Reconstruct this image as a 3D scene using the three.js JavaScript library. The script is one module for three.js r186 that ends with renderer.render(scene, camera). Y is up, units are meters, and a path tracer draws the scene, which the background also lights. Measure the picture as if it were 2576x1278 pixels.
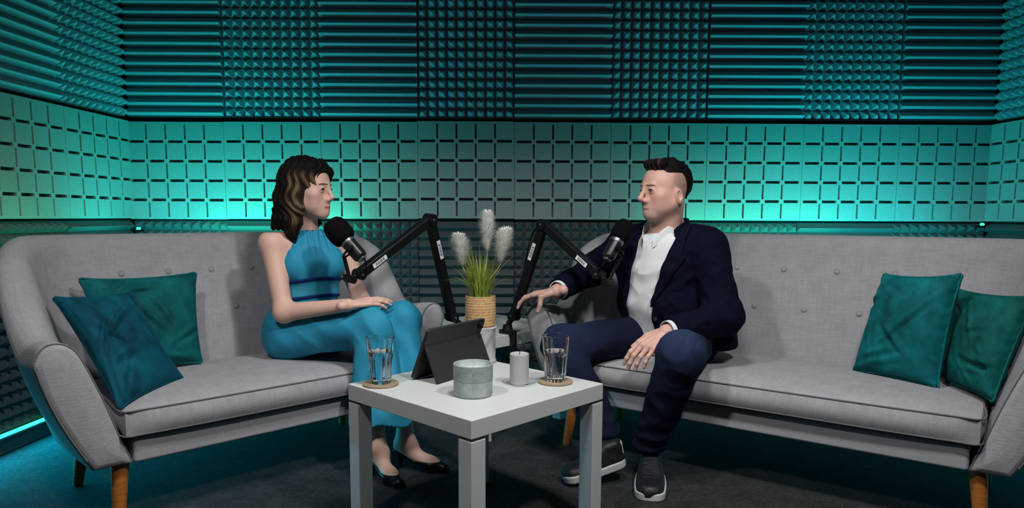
import * as THREE from 'three';
import { RoundedBoxGeometry } from 'three/addons/geometries/RoundedBoxGeometry.js';
import { mergeGeometries, mergeVertices } from 'three/addons/utils/BufferGeometryUtils.js';
import { ImprovedNoise } from 'three/addons/math/ImprovedNoise.js';
import { RectAreaLightUniformsLib } from 'three/addons/lights/RectAreaLightUniformsLib.js';

// ---------------------------------------------------------------- camera, lights, exposure
const scene = new THREE.Scene();
scene.background = new THREE.Color(0x000000);
const FULL_W = 2576, FULL_H = 1476.6, SHOWN_H = 1278, FOCAL = 1751.2;
const camera = new THREE.PerspectiveCamera(2 * Math.atan(FULL_H / 2 / FOCAL) * 180 / Math.PI, FULL_W / FULL_H, 0.05, 30);
camera.position.set(1.8636, 0.9581, 3.667);
camera.rotation.order = 'YXZ';
camera.rotation.set(-0.1108, -0.0074, 0.0041);
camera.setViewOffset(FULL_W, FULL_H, 0, 0, FULL_W, SHOWN_H);
camera.updateProjectionMatrix();
camera.updateMatrixWorld();

const renderer = new THREE.WebGLRenderer({ antialias: true });
renderer.toneMapping = THREE.LinearToneMapping;
renderer.toneMappingExposure = 1.0;
renderer.shadowMap.enabled = true;
RectAreaLightUniformsLib.init();

const TEAL = new THREE.Color().setRGB(0.035, 1.0, 0.55);
const AQUA = new THREE.Color().setRGB(0.01, 0.60, 0.85);
const WHITE = new THREE.Color().setRGB(1.0, 1.0, 0.985);
function rectLight(pos, target, w, h, color, intensity) {
  const l = new THREE.RectAreaLight(color, intensity, w, h);
  l.position.set(...pos); l.lookAt(...target); l.castShadow = true; l.name = 'lamp_light';
  scene.add(l);
  return l;
}
const CYAN = new THREE.Color().setRGB(0.01, 0.80, 0.80);
const KEY = { pos: [2.05, 2.36, 2.15], size: 0.24, power: 108 };
rectLight(KEY.pos, [KEY.pos[0], 0, KEY.pos[2] - 0.002], KEY.size, KEY.size, WHITE, KEY.power);
const SIDES = [{ pos: [2.75, 2.3, 2.75], target: [1.45, 0.7, 0.95], size: 0.17, power: 290 }, { pos: [0.95, 2.3, 2.75], target: [2.3, 0.7, 0.95], size: 0.17, power: 215 }];
for (const l of SIDES) rectLight(l.pos, l.target, l.size, l.size, WHITE, l.power);
// every LED bar behind the sofas: its middle, turn, length, colour, power, the way it shines; the bars themselves are built further down
const BARS = [
  { at: [0.70, 0.80, 0.09], turn: 0, len: 0.78, color: TEAL, power: 62, aim: [0, 1, -0.12], back: 0.07 },
  { at: [3.12, 0.80, 0.09], turn: 0, len: 0.95, color: TEAL, power: 42, aim: [0, 1, -0.12], back: 0.07 },
  { at: [0.03, 0.76, 0.62], turn: Math.PI / 2, len: 0.9, color: TEAL, power: 26, aim: [-0.12, 1, 0], back: 0.08 },
  { at: [0.42, 0.70, 0.42], turn: 0.7, len: 0.8, color: CYAN, power: 150, aim: [0.1, 1, -0.9], pole: true },
  { at: [3.55, 0.70, 0.40], turn: -0.6, len: 1.0, color: CYAN, power: 150, aim: [-0.1, 1, -0.9], pole: true },
];
for (const b of BARS) {
  const [x, y, z] = b.at, l = rectLight([x, y + 0.017, z], [x + b.aim[0], y + 0.017 + b.aim[1], z + b.aim[2]], b.len, 0.02, b.color, b.power);
}

// ---------------------------------------------------------------- helpers
const V = (x, y, z) => new THREE.Vector3(x, y, z);
const perlin = new ImprovedNoise();
const noise = (x, y, z) => perlin.noise(x + 31.7, y + 17.3, z + 53.9);
function rng(seed) { let a = seed >>> 0; return () => { a = (a + 0x6D2B79F5) >>> 0; let t = Math.imul(a ^ (a >>> 15), 1 | a); t = (t + Math.imul(t ^ (t >>> 7), 61 | t)) ^ t; return ((t ^ (t >>> 14)) >>> 0) / 4294967296; }; }
const clamp = (x, a, b) => Math.min(b, Math.max(a, x));
const lerp = (a, b, t) => a + (b - a) * t;
const sstep = (a, b, x) => { const t = clamp((x - a) / (b - a), 0, 1); return t * t * (3 - 2 * t); };
const taken = {};
function numbered(name) { const n = taken[name] = (taken[name] ?? -1) + 1; return n ? name + '_' + String(n).padStart(3, '0') : name; }
function tag(o, label, category, group) { o.userData.label = label; o.userData.category = category; if (group) o.userData.group = group; return o; }
function thing(name, label, category, pos = [0, 0, 0], turn = 0, group) {
  const o = new THREE.Group(); o.name = numbered(name); o.position.set(...pos); o.rotation.y = turn; scene.add(o);
  return tag(o, label, category, group);
}
function part(name, geo, mat, parent, label) {
  const m = new THREE.Mesh(geo, mat); m.name = name; m.castShadow = m.receiveShadow = true;
  if (label) m.userData.label = label;
  if (parent) parent.add(m);
  return m;
}
function structure(name, geo, mat) { const m = geo ? part(name, geo, mat, scene) : new THREE.Group(); m.name = name; if (!geo) scene.add(m); m.userData.kind = 'structure'; return m; }
const box = (w, h, d, x = 0, y = 0, z = 0) => new THREE.BoxGeometry(w, h, d).translate(x, y, z);
const rbox = (w, h, d, r, x = 0, y = 0, z = 0, seg = 3) => new RoundedBoxGeometry(w, h, d, seg, r).translate(x, y, z);
const lathe = (pts, n = 40) => new THREE.LatheGeometry(pts.map(p => new THREE.Vector2(...p)), n);
function cyl(a, b, ra, rb = ra, n = 20) {          // a closed round bar from point a to point b
  const d = b.clone().sub(a), L = d.length(), g = new THREE.CylinderGeometry(rb, ra, L, n);
  g.translate(0, L / 2, 0).applyQuaternion(new THREE.Quaternion().setFromUnitVectors(V(0, 1, 0), d.normalize())).translate(a.x, a.y, a.z);
  return g;
}
function bar(a, b, w, h, r, up = V(0, 1, 0)) {     // a rounded rectangular bar from a to b
  const d = b.clone().sub(a), L = d.length(), z = d.clone().normalize(), x = up.clone().cross(z).normalize(), y = z.clone().cross(x);
  const g = rbox(w, h, L, r, 0, 0, L / 2);
  return g.applyMatrix4(new THREE.Matrix4().makeBasis(x, y, z).setPosition(a));
}
const tube = (pts, r, n = 40, m = 8, closed = false) => new THREE.TubeGeometry(new THREE.CatmullRomCurve3(pts, closed, 'centripetal'), n, r, m, closed);
const sphere = (r, x = 0, y = 0, z = 0, n = 20) => new THREE.SphereGeometry(r, n, Math.round(n * 0.7)).translate(x, y, z);
function soup(geos) { return mergeGeometries(geos.map(g => { g = g.index ? g.toNonIndexed() : g; for (const k of Object.keys(g.attributes)) if (!['position', 'normal', 'uv'].includes(k)) g.deleteAttribute(k); return g; })); }
function gridGeo(nu, nv, f, closedU = false, uvScale = [1, 1]) {          // smooth sheet from f(u, v) -> [x, y, z]
  const P = [], U = [], I = [];
  for (let j = 0; j <= nv; j++) for (let i = 0; i <= nu; i++) { P.push(...f(i / nu, j / nv)); U.push(i / nu * uvScale[0], j / nv * uvScale[1]); }
  for (let j = 0; j < nv; j++) for (let i = 0; i < nu; i++) { const a = j * (nu + 1) + i, b = a + 1, c = a + nu + 1, d = c + 1; I.push(a, b, d, a, d, c); }
  const g = new THREE.BufferGeometry(); g.setAttribute('position', new THREE.Float32BufferAttribute(P, 3)); g.setAttribute('uv', new THREE.Float32BufferAttribute(U, 2)); g.setIndex(I); g.computeVertexNormals();
  if (closedU) { const N = g.attributes.normal, a = V(), b = V(); for (let j = 0; j <= nv; j++) { const p = j * (nu + 1), q = p + nu; a.fromBufferAttribute(N, p); b.fromBufferAttribute(N, q); a.add(b).normalize(); N.setXYZ(p, a.x, a.y, a.z); N.setXYZ(q, a.x, a.y, a.z); } }
  return g;
}
function dataTex(n, f, srgb = false, repeat = 1) {
  const d = new Uint8Array(n * n * 4);
  for (let j = 0; j < n; j++) for (let i = 0; i < n; i++) { const c = f(i / n, j / n), k = (j * n + i) * 4; for (let q = 0; q < 3; q++) d[k + q] = clamp(Math.round((Array.isArray(c) ? c[q] : c) * 255), 0, 255); d[k + 3] = 255; }
  const t = new THREE.DataTexture(d, n, n); t.wrapS = t.wrapT = THREE.RepeatWrapping; t.magFilter = THREE.LinearFilter; t.minFilter = THREE.LinearFilter; t.repeat.set(repeat, repeat);
  if (srgb) t.colorSpace = THREE.SRGBColorSpace; t.needsUpdate = true; return t;
}
const lin = (r, g, b) => new THREE.Color().setRGB(r, g, b);
const std = (color, roughness, more = {}) => new THREE.MeshStandardMaterial({ color, roughness, ...more });
const phys = (color, roughness, more = {}) => new THREE.MeshPhysicalMaterial({ color, roughness, ...more });

// ---------------------------------------------------------------- implicit bodies: tapered bones joined smoothly, meshed by surface nets
const smin = (a, b, k) => { const h = Math.max(k - Math.abs(a - b), 0) / k; return Math.min(a, b) - h * h * k * 0.25; };
const smax = (a, b, k) => -smin(-a, -b, k);
function bones(list, k) {                         // list of [ax, ay, az, bx, by, bz, ra, rb]
  const L = list.map(([ax, ay, az, bx, by, bz, ra, rb]) => { const dx = bx - ax, dy = by - ay, dz = bz - az; return { ax, ay, az, dx, dy, dz, q: 1 / Math.max(1e-9, dx * dx + dy * dy + dz * dz), ra, dr: rb - ra }; });
  return (x, y, z) => {
    let d = 1e3;
    for (const o of L) {
      const px = x - o.ax, py = y - o.ay, pz = z - o.az;
      let t = (px * o.dx + py * o.dy + pz * o.dz) * o.q; t = t < 0 ? 0 : t > 1 ? 1 : t;
      const ex = px - t * o.dx, ey = py - t * o.dy, ez = pz - t * o.dz;
      d = smin(d, Math.sqrt(ex * ex + ey * ey + ez * ez) - o.ra - t * o.dr, k);
    }
    return d;
  };
}
const ell = (cx, cy, cz, rx, ry, rz) => (x, y, z) => { const a = (x - cx) / rx, b = (y - cy) / ry, c = (z - cz) / rz, k0 = Math.sqrt(a * a + b * b + c * c), a2 = a / rx, b2 = b / ry, c2 = c / rz; return k0 < 1e-6 ? -Math.min(rx, ry, rz) : k0 * (k0 - 1) / Math.sqrt(a2 * a2 + b2 * b2 + c2 * c2); };
function isoMesh(f, lo, hi, cell, colour) {
  const nx = Math.ceil((hi[0] - lo[0]) / cell) + 1, ny = Math.ceil((hi[1] - lo[1]) / cell) + 1, nz = Math.ceil((hi[2] - lo[2]) / cell) + 1;
  const F = new Float32Array(nx * ny * nz), B = 5, at = (i, j, k) => (k * ny + j) * nx + i, far = B * cell * 0.87 * 1.5 + 0.012;
  for (let k0 = 0; k0 < nz; k0 += B) for (let j0 = 0; j0 < ny; j0 += B) for (let i0 = 0; i0 < nx; i0 += B) {
    const c = f(lo[0] + (i0 + B / 2) * cell, lo[1] + (j0 + B / 2) * cell, lo[2] + (k0 + B / 2) * cell), skip = Math.abs(c) > far;
    for (let k = k0; k < Math.min(nz, k0 + B); k++) for (let j = j0; j < Math.min(ny, j0 + B); j++) for (let i = i0; i < Math.min(nx, i0 + B); i++)
      F[at(i, j, k)] = skip ? c : f(lo[0] + i * cell, lo[1] + j * cell, lo[2] + k * cell);
  }
  const id = new Int32Array(nx * ny * nz).fill(-1), P = [], I = [];
  for (let k = 0; k < nz - 1; k++) for (let j = 0; j < ny - 1; j++) for (let i = 0; i < nx - 1; i++) {
    let m = 0; for (let c = 0; c < 8; c++) if (F[at(i + (c & 1), j + (c >> 1 & 1), k + (c >> 2))] < 0) m++;
    if (m === 0 || m === 8) continue;
    let sx = 0, sy = 0, sz = 0, n = 0;
    for (let c = 0; c < 8; c++) for (const b of [1, 2, 4]) if (!(c & b)) {
      const d = c | b, va = F[at(i + (c & 1), j + (c >> 1 & 1), k + (c >> 2))], vb = F[at(i + (d & 1), j + (d >> 1 & 1), k + (d >> 2))];
      if (va < 0 !== vb < 0) { const t = va / (va - vb); sx += (c & 1) + (b === 1 ? t : 0); sy += (c >> 1 & 1) + (b === 2 ? t : 0); sz += (c >> 2) + (b === 4 ? t : 0); n++; }
    }
    id[at(i, j, k)] = P.length / 3; P.push(lo[0] + (i + sx / n) * cell, lo[1] + (j + sy / n) * cell, lo[2] + (k + sz / n) * cell);
  }
  const quad = (a, b, c, d, flip) => { if (a < 0 || b < 0 || c < 0 || d < 0) return; flip ? I.push(a, d, c, a, c, b) : I.push(a, b, c, a, c, d); };
  for (let k = 1; k < nz - 1; k++) for (let j = 1; j < ny - 1; j++) for (let i = 1; i < nx - 1; i++) {
    const s = F[at(i, j, k)] < 0;
    if (s !== F[at(i + 1, j, k)] < 0) quad(id[at(i, j - 1, k - 1)], id[at(i, j, k - 1)], id[at(i, j, k)], id[at(i, j - 1, k)], !s);
    if (s !== F[at(i, j + 1, k)] < 0) quad(id[at(i - 1, j, k - 1)], id[at(i - 1, j, k)], id[at(i, j, k)], id[at(i, j, k - 1)], !s);
    if (s !== F[at(i, j, k + 1)] < 0) quad(id[at(i - 1, j - 1, k)], id[at(i, j - 1, k)], id[at(i, j, k)], id[at(i - 1, j, k)], !s);
  }
  const g = new THREE.BufferGeometry(), n = P.length / 3, N = new Float32Array(P.length), U = new Float32Array(n * 2), e = cell * 0.7;
  for (let v = 0; v < n; v++) {
    const x = P[v * 3], y = P[v * 3 + 1], z = P[v * 3 + 2];
    let a = f(x + e, y, z) - f(x - e, y, z), b = f(x, y + e, z) - f(x, y - e, z), c = f(x, y, z + e) - f(x, y, z - e); const q = 1 / (Math.hypot(a, b, c) || 1);
    N[v * 3] = a * q; N[v * 3 + 1] = b * q; N[v * 3 + 2] = c * q; U[v * 2] = x + z * 0.6; U[v * 2 + 1] = y + z * 0.3;
  }
  g.setAttribute('position', new THREE.Float32BufferAttribute(P, 3)); g.setAttribute('normal', new THREE.BufferAttribute(N, 3)); g.setAttribute('uv', new THREE.BufferAttribute(U, 2));
  if (colour) { const C = new Float32Array(P.length); for (let v = 0; v < n; v++) { const c = colour(P[v * 3], P[v * 3 + 1], P[v * 3 + 2]); C[v * 3] = c[0]; C[v * 3 + 1] = c[1]; C[v * 3 + 2] = c[2]; } g.setAttribute('color', new THREE.BufferAttribute(C, 3)); }
  g.setIndex(I);
  return g;
}
const boundsOf = (list, pad) => { const lo = [1e9, 1e9, 1e9], hi = [-1e9, -1e9, -1e9]; for (const b of list) for (let i = 0; i < 3; i++) { lo[i] = Math.min(lo[i], b[i] - b[6] - pad, b[i + 3] - b[7] - pad); hi[i] = Math.max(hi[i], b[i] + b[6] + pad, b[i + 3] + b[7] + pad); } return [lo, hi]; };

// ---------------------------------------------------------------- materials
const rWeave = rng(5);
const weaveTex = dataTex(256, (u, v) => { const a = Math.sin(u * Math.PI * 128), b = Math.sin(v * Math.PI * 128); return 0.5 + 0.22 * (a > 0 ? a * a : -b * b) + 0.3 * (rWeave() - 0.5); }, false, 1);
const rFab = rng(8);
const fabricTex = dataTex(256, (u, v) => { const n = 0.80 + 0.03 * noise(u * 9, v * 9, 1) + 0.03 * noise(u * 60, v * 8, 2) + 0.03 * noise(u * 8, v * 60, 3) + 0.07 * (rFab() - 0.5); return [n, n * 0.985, n * 0.985]; }, true, 2);
const rCar = rng(11);
const carpetTex = dataTex(512, (u, v) => { const n = 0.42 + 0.22 * (rCar() - 0.5) + 0.14 * noise(u * 60, v * 60, 4) + 0.10 * noise(u * 14, v * 14, 5); return [n, n, n * 1.02]; }, true, 0.9);
const carpetBump = dataTex(512, () => rCar(), false, 1.6);
const foamTex = dataTex(128, (u, v) => 0.88 + 0.03 * noise(u * 30, v * 30, 6) + 0.08 * (rCar() - 0.5), true, 4);
const velvetTex = dataTex(256, (u, v) => { const n = 0.72 + 0.22 * noise(u * 5, v * 5, 7) + 0.16 * noise(u * 17, v * 13, 8) + 0.06 * noise(u * 50, v * 50, 3); return [n * 0.9, n, n]; }, true, 1);
const woodTex = dataTex(256, (u, v) => { const g = 0.72 + 0.08 * noise(u * 3, v * 40, 2) + 0.03 * Math.sin(v * 70 + 5 * noise(u * 2, v * 5, 9)); return [g, g * 0.72, g * 0.42]; }, true, 1);
const concreteTex = dataTex(256, (u, v) => { const n = 0.80 + 0.10 * noise(u * 8, v * 8, 3) + 0.08 * noise(u * 26, v * 26, 5); return [n * 0.97, n, n * 0.99]; }, true, 1);
const marbleTex = dataTex(256, (u, v) => { const w = Math.abs(noise(u * 6 + 1.3 * noise(u * 4, v * 4, 1), v * 6, 8)); const n = 0.92 - 0.28 * Math.exp(-w * 14); return [n, n, n * 1.01]; }, true, 1);
const wickerTex = dataTex(256, (u, v) => { const s = 0.5 + 0.5 * Math.sin(v * Math.PI * 36 + 1.5 * noise(u * 14, v * 4, 2)); const n = 0.80 + 0.04 * s + 0.12 * noise(u * 30, v * 10, 4); return [n, n * 0.80, n * 0.56]; }, true, 1);
const M = {
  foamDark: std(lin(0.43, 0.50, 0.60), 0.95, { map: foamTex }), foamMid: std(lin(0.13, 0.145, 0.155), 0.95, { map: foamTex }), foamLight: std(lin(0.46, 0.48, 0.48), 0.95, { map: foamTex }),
  wall: std(lin(0.03, 0.032, 0.035), 0.95), ceiling: std(lin(0.03, 0.03, 0.032), 0.95),
  carpet: std(lin(0.145, 0.15, 0.165), 1, { map: carpetTex, bumpMap: carpetBump, bumpScale: 0.004 }), baseboard: std(lin(0.05, 0.055, 0.06), 0.5),
  sofa: std(lin(0.60, 0.605, 0.645), 0.96, { map: fabricTex, bumpMap: weaveTex, bumpScale: 0.0006 }), piping: std(lin(0.16, 0.15, 0.145), 0.95),
  beech: std(lin(0.85, 0.56, 0.27), 0.45, { map: woodTex }), white: std(lin(0.60, 0.615, 0.61), 0.4), darkGap: std(lin(0.03, 0.03, 0.03), 0.8),
  black: phys(lin(0.005, 0.005, 0.006), 0.45, { specularIntensity: 0.55 }), blackMatte: phys(lin(0.006, 0.006, 0.007), 0.85, { specularIntensity: 0.3 }), blackFoam: phys(lin(0.004, 0.004, 0.005), 1, { specularIntensity: 0.15 }), steel: std(lin(0.55, 0.56, 0.57), 0.3, { metalness: 1 }),
  label: std(lin(0.75, 0.75, 0.75), 0.6),
};
function ledMat(c, k) { return std(lin(0.02, 0.02, 0.02), 0.6, { emissive: c, emissiveIntensity: k }); }

// ---------------------------------------------------------------- the room
const ZB = -0.05, XL = -0.0856, XR = 4.3767, PITCH_L = Math.PI / 2 - 0.0604, PITCH_R = -(Math.PI / 2 - 0.0604), ROOM_FRONT = 5.4, CEIL = 2.62;
const floorM = structure('floor', (() => { const g = box(6.4, 0.12, 7.2, 2.15, -0.06, 2.4); const p = g.attributes.position, u = g.attributes.uv; for (let i = 0; i < p.count; i++) u.setXY(i, p.getX(i), p.getZ(i)); return g; })(), M.carpet);
structure('ceiling', box(6.4, 0.12, 7.2, 2.15, CEIL + 0.06, 2.4), M.ceiling);
structure('wall_front', box(6.4, CEIL, 0.15, 2.15, CEIL / 2, ROOM_FRONT + 0.075), M.wall);
const wallBack = structure('wall_back'), wallLeft = structure('wall_left'), wallRight = structure('wall_right');
part('wall_plaster', box(4.9, CEIL, 0.15, 2.15, CEIL / 2, ZB - 0.075), M.wall, wallBack);
wallLeft.position.set(XL, 0, 0); wallLeft.rotation.y = PITCH_L;
part('wall_plaster', box(5.9, CEIL, 0.15, -2.75, CEIL / 2, ZB - 0.075), M.wall, wallLeft);
wallRight.position.set(XR, 0, 0); wallRight.rotation.y = PITCH_R;
part('wall_plaster', box(5.9, CEIL, 0.15, 2.75, CEIL / 2, ZB - 0.075), M.wall, wallRight);

// acoustic foam panels: each is one moulded slab, local origin at its lower left corner, back face on the plaster
function facesGeo(F) {           // list of polygons (triangles or quads, counter-clockwise from outside)
  const P = [], U = [];
  for (const f of F) for (let i = 1; i < f.length - 1; i++) for (const q of [f[0], f[i], f[i + 1]]) { P.push(...q); U.push(q[0] + q[2], q[1]); }
  const g = new THREE.BufferGeometry(); g.setAttribute('position', new THREE.Float32BufferAttribute(P, 3)); g.setAttribute('uv', new THREE.Float32BufferAttribute(U, 2)); g.computeVertexNormals(); return g;
}
const VAL = -0.034, PEAK = 0.003;
function sides(F, w, h, z0, z1) { F.push([[0, 0, z0], [w, 0, z0], [w, 0, z1], [0, 0, z1]], [[0, h, z1], [w, h, z1], [w, h, z0], [0, h, z0]], [[0, 0, z0], [0, 0, z1], [0, h, z1], [0, h, z0]], [[w, 0, z1], [w, 0, z0], [w, h, z0], [w, h, z1]]); }
function wedgePanel(w, h) {
  const F = [], n = Math.round(h / 0.05), p = h / n, b = 0.004; sides(F, w, h, ZB, VAL);
  for (let i = 0; i < n; i++) {
    const y0 = i * p, y1 = y0 + p, a = y0 + p * 0.41 - b / 2, c = y0 + p * 0.41 + b / 2;
    F.push([[0, y0, VAL], [w, y0, VAL], [w, a, PEAK], [0, a, PEAK]], [[0, a, PEAK], [w, a, PEAK], [w, c, PEAK], [0, c, PEAK]], [[0, c, PEAK], [w, c, PEAK], [w, y1, VAL], [0, y1, VAL]]);
    F.push([[0, y0, VAL], [0, a, PEAK], [0, c, PEAK], [0, y1, VAL]], [[w, y1, VAL], [w, c, PEAK], [w, a, PEAK], [w, y0, VAL]]);
  }
  return facesGeo(F);
}
function pyramidPanel(w, h) {
  const F = [], n = Math.round(h / 0.05), m = Math.max(1, Math.round(w / 0.05)), p = h / n, q = w / m, b = 0.0025; sides(F, w, h, ZB, VAL);
  for (let i = 0; i < n; i++) for (let j = 0; j < m; j++) {
    const x0 = j * q, x1 = x0 + q, y0 = i * p, y1 = y0 + p, xm = (x0 + x1) / 2, ym = (y0 + y1) / 2, A = [x0, y0, VAL], B = [x1, y0, VAL], C = [x1, y1, VAL], D = [x0, y1, VAL], a = [xm - b, ym - b, PEAK], c = [xm + b, ym - b, PEAK], e = [xm + b, ym + b, PEAK], d = [xm - b, ym + b, PEAK];
    F.push([A, B, c, a], [B, C, e, c], [C, D, d, e], [D, A, a, d], [a, c, e, d]);
  }
  return facesGeo(F);
}
function blockPanel(w, h) {        // square blocks parted by short deep slots: the sheet stays whole at the corners
  const F = [], n = Math.round(h / 0.1), p = h / n, q = w / n, H = 0.0072, K = 0.0048, D = -0.038, DV = -0.028, e = 0.012; sides(F, w, h, ZB, 0);
  const xs = [], ys = [], cut = (L, c, k) => { const o = [0]; for (let i = 1; i < n; i++) o.push(i * c - e, i * c - k, i * c + k, i * c + e); o.push(L); return o; };
  xs.push(...cut(w, q, K)); ys.push(...cut(h, p, H)); xs.splice(1, 0, e); xs.splice(xs.length - 1, 0, w - e); ys.splice(1, 0, e); ys.splice(ys.length - 1, 0, h - e);
  const nearG = (v, c) => { const k = Math.round(v / c); return k > 0 && k < n ? Math.abs(v - k * c) : 9; };
  for (let j = 0; j + 1 < ys.length; j++) for (let i = 0; i + 1 < xs.length; i++) {
    const [x0, x1, y0, y1] = [xs[i], xs[i + 1], ys[j], ys[j + 1]], xm = (x0 + x1) / 2, ym = (y0 + y1) / 2, dx = nearG(xm, q), dy = nearG(ym, p);
    const hs = dy < H && x1 - x0 > 0.03, vs = dx < K && y1 - y0 > 0.03, z = hs ? D : vs ? DV : 0;
    F.push([[x0, y0, z], [x1, y0, z], [x1, y1, z], [x0, y1, z]]);
    if (z < 0) F.push([[x0, y0, 0], [x1, y0, 0], [x1, y0, z], [x0, y0, z]], [[x1, y0, 0], [x1, y1, 0], [x1, y1, z], [x1, y0, z]], [[x1, y1, 0], [x0, y1, 0], [x0, y1, z], [x1, y1, z]], [[x0, y1, 0], [x0, y0, 0], [x0, y0, z], [x0, y1, z]]);
  }
  return facesGeo(F);
}
const foamGeo = {};
function foam(kind, w, h, x, y, wall, jitter) {
  const key = kind + w.toFixed(3) + h.toFixed(3);
  foamGeo[key] ??= kind === 'block' ? blockPanel(w - 0.002, h - 0.002) : kind === 'wedge' ? wedgePanel(w - 0.002, h - 0.002) : pyramidPanel(w - 0.002, h - 0.002);
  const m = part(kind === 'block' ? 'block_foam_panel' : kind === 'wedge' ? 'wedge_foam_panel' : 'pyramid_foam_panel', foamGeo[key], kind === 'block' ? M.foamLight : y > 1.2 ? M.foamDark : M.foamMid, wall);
  m.position.set(x + 0.001, y + 0.001, 0); if (jitter) { m.position.y += jitter[0]; m.rotation.z = jitter[1]; m.position.z += jitter[2]; }
  return m;
}
const STRIP0 = 0.9377, STRIP1 = 1.4377, LOW0 = 0.078;
const rJ = rng(77), jit = () => [(rJ() - 0.5) * 0.002, (rJ() - 0.5) * 0.002, (rJ() - 0.5) * 0.001];
const hang = [-0.004, -0.002, 0.002, 0.006, 0.003, 0.002, 0.001, 0.0, 0.0];
for (let k = 0; k < 9; k++) {
  const x = -0.1 + 0.5 * k, up = k % 2 ? 'pyramid' : 'wedge', low = k % 2 ? 'wedge' : 'pyramid', j = jit();
  foam('block', 0.5, 0.5, x, STRIP0 + hang[k], wallBack, [0, j[1], 0]);
  for (const [y, h] of [[STRIP1 + 0.021, 0.5], [STRIP1 + 0.521, 0.5], [STRIP1 + 1.021, 0.15]]) foam(up, 0.5, h, x, y, wallBack, jit());
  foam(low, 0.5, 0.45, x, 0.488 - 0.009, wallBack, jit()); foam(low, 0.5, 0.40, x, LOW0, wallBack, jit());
}
for (let k = 0; k < 5; k++) {          // left wall: the first panel ends 2 cm behind the corner
  const x = -0.48 - 0.5 * k, up = k % 2 ? 'wedge' : 'pyramid', low = k % 2 ? 'pyramid' : 'wedge', w = k ? 0.5 : 0.48;
  const b = foam('block', 0.5, 0.5, x, STRIP0, wallLeft, [0, 0, 0]);
  for (const [y, h] of [[STRIP1 + 0.021, 0.5], [STRIP1 + 0.521, 0.5], [STRIP1 + 1.021, 0.15]]) foam(up, 0.5, h, x, y, wallLeft, jit());
  foam(low, 0.5, 0.45, x, 0.479, wallLeft, jit()); foam(low, 0.5, 0.40, x, LOW0, wallLeft, jit());
}
for (let k = 0; k < 4; k++) {
  const x = -0.01 + 0.5 * k, up = k % 2 ? 'wedge' : 'pyramid', low = k % 2 ? 'pyramid' : 'wedge';
  foam('block', 0.5, 0.5, x, STRIP0 + 0.002, wallRight, [0, 0, 0]);
  for (const [y, h] of [[STRIP1 + 0.021, 0.5], [STRIP1 + 0.521, 0.5], [STRIP1 + 1.021, 0.15]]) foam(up, 0.5, h, x, y, wallRight, jit());
  foam(low, 0.5, 0.45, x, 0.479, wallRight, jit()); foam(low, 0.5, 0.40, x, LOW0, wallRight, jit());
}
const bb = (name, g, p, r) => { const m = structure(name, g, M.baseboard); m.position.set(...p); m.rotation.y = r; };
bb('baseboard_back', rbox(4.5, 0.07, 0.05, 0.006, 2.146, 0.035, -0.025), [0, 0, 0], 0);
bb('baseboard_left', rbox(5.2, 0.07, 0.05, 0.006, -2.63, 0.035, -0.025), [XL, 0, 0], PITCH_L);
bb('baseboard_right', rbox(5.2, 0.07, 0.05, 0.006, 2.63, 0.035, -0.025), [XR, 0, 0], PITCH_R);

// LED strips: on the floor trims, and bars standing off the wall behind the sofas
const LEDK = 3.0;
function ledStrip(label, len, pos, turn, color, power, aim, group) {
  const t = thing('led_strip', label, 'light strip', pos, turn, group);
  part('channel', box(len, 0.006, 0.014, 0, 0.003, 0.007), M.steel, t);
  part('glowing_diffuser', rbox(len, 0.014, 0.012, 0.005, 0, 0.0125, 0.007), ledMat(TEAL, 2.4), t);
  t.updateMatrixWorld();
  const a = V(0, 0.022, 0.022).applyMatrix4(t.matrixWorld), b = V(...aim).transformDirection(t.matrixWorld).add(a);
  rectLight(a.toArray(), b.toArray(), len, 0.012, color, power);
  return t;
}
{
  const d = V(-Math.cos(PITCH_L), 0, Math.sin(PITCH_L));
  ledStrip('bright teal light strip along the left wall skirting beside the left sofa', 1.3, [XL + d.x * 0.70, 0.07, d.z * 0.70], PITCH_L, AQUA, 230, [0, -0.3, 1]);
  ledStrip('teal light strip on the back wall skirting behind both sofas', 4.2, [2.146, 0.07, 0], 0, AQUA, 11, [0, -0.3, 1]);
  const e = V(Math.cos(PITCH_R), 0, -Math.sin(PITCH_R));
  ledStrip('bluish light strip along the right wall skirting behind the right sofa', 1.6, [XR + e.x * 0.85, 0.07, e.z * 0.85], PITCH_R, AQUA, 60, [0, -0.3, 1]);
}
for (const [i, b] of BARS.entries()) {
  const label = ['teal light bar behind the left sofa lighting the brightest blocks beside the woman', 'teal light bar behind the right sofa lighting the back wall blocks', 'teal light bar near the left wall behind the left sofa end', 'bluish light bar on a stand hidden behind the left sofa', 'bluish light bar on a stand hidden behind the right sofa'][i];
  const t = thing('led_bar', label, 'light bar', b.at, b.turn);
  if (b.back) for (const k of [-0.35, 0.35]) part('wall_mount', box(0.02, 0.02, b.back + 0.04, k * b.len, -0.02, -(b.back + 0.04) / 2 + 0.01), M.blackMatte, t);
  if (b.pole) { part('pole', cyl(V(0, -0.01, 0), V(0, -b.at[1] + 0.01, 0), 0.012), M.blackMatte, t); part('base', cyl(V(0, -b.at[1] + 0.012, 0), V(0, -b.at[1] + 0.0005, 0), 0.10, 0.10, 32), M.blackMatte, t); }
  part('housing', rbox(b.len, 0.02, 0.026, 0.004, 0, -0.003, 0), M.blackMatte, t);
  part('glowing_diffuser', rbox(b.len - 0.01, 0.008, 0.02, 0.003, 0, 0.010, 0), ledMat(b.color, LEDK), t);
}
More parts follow.
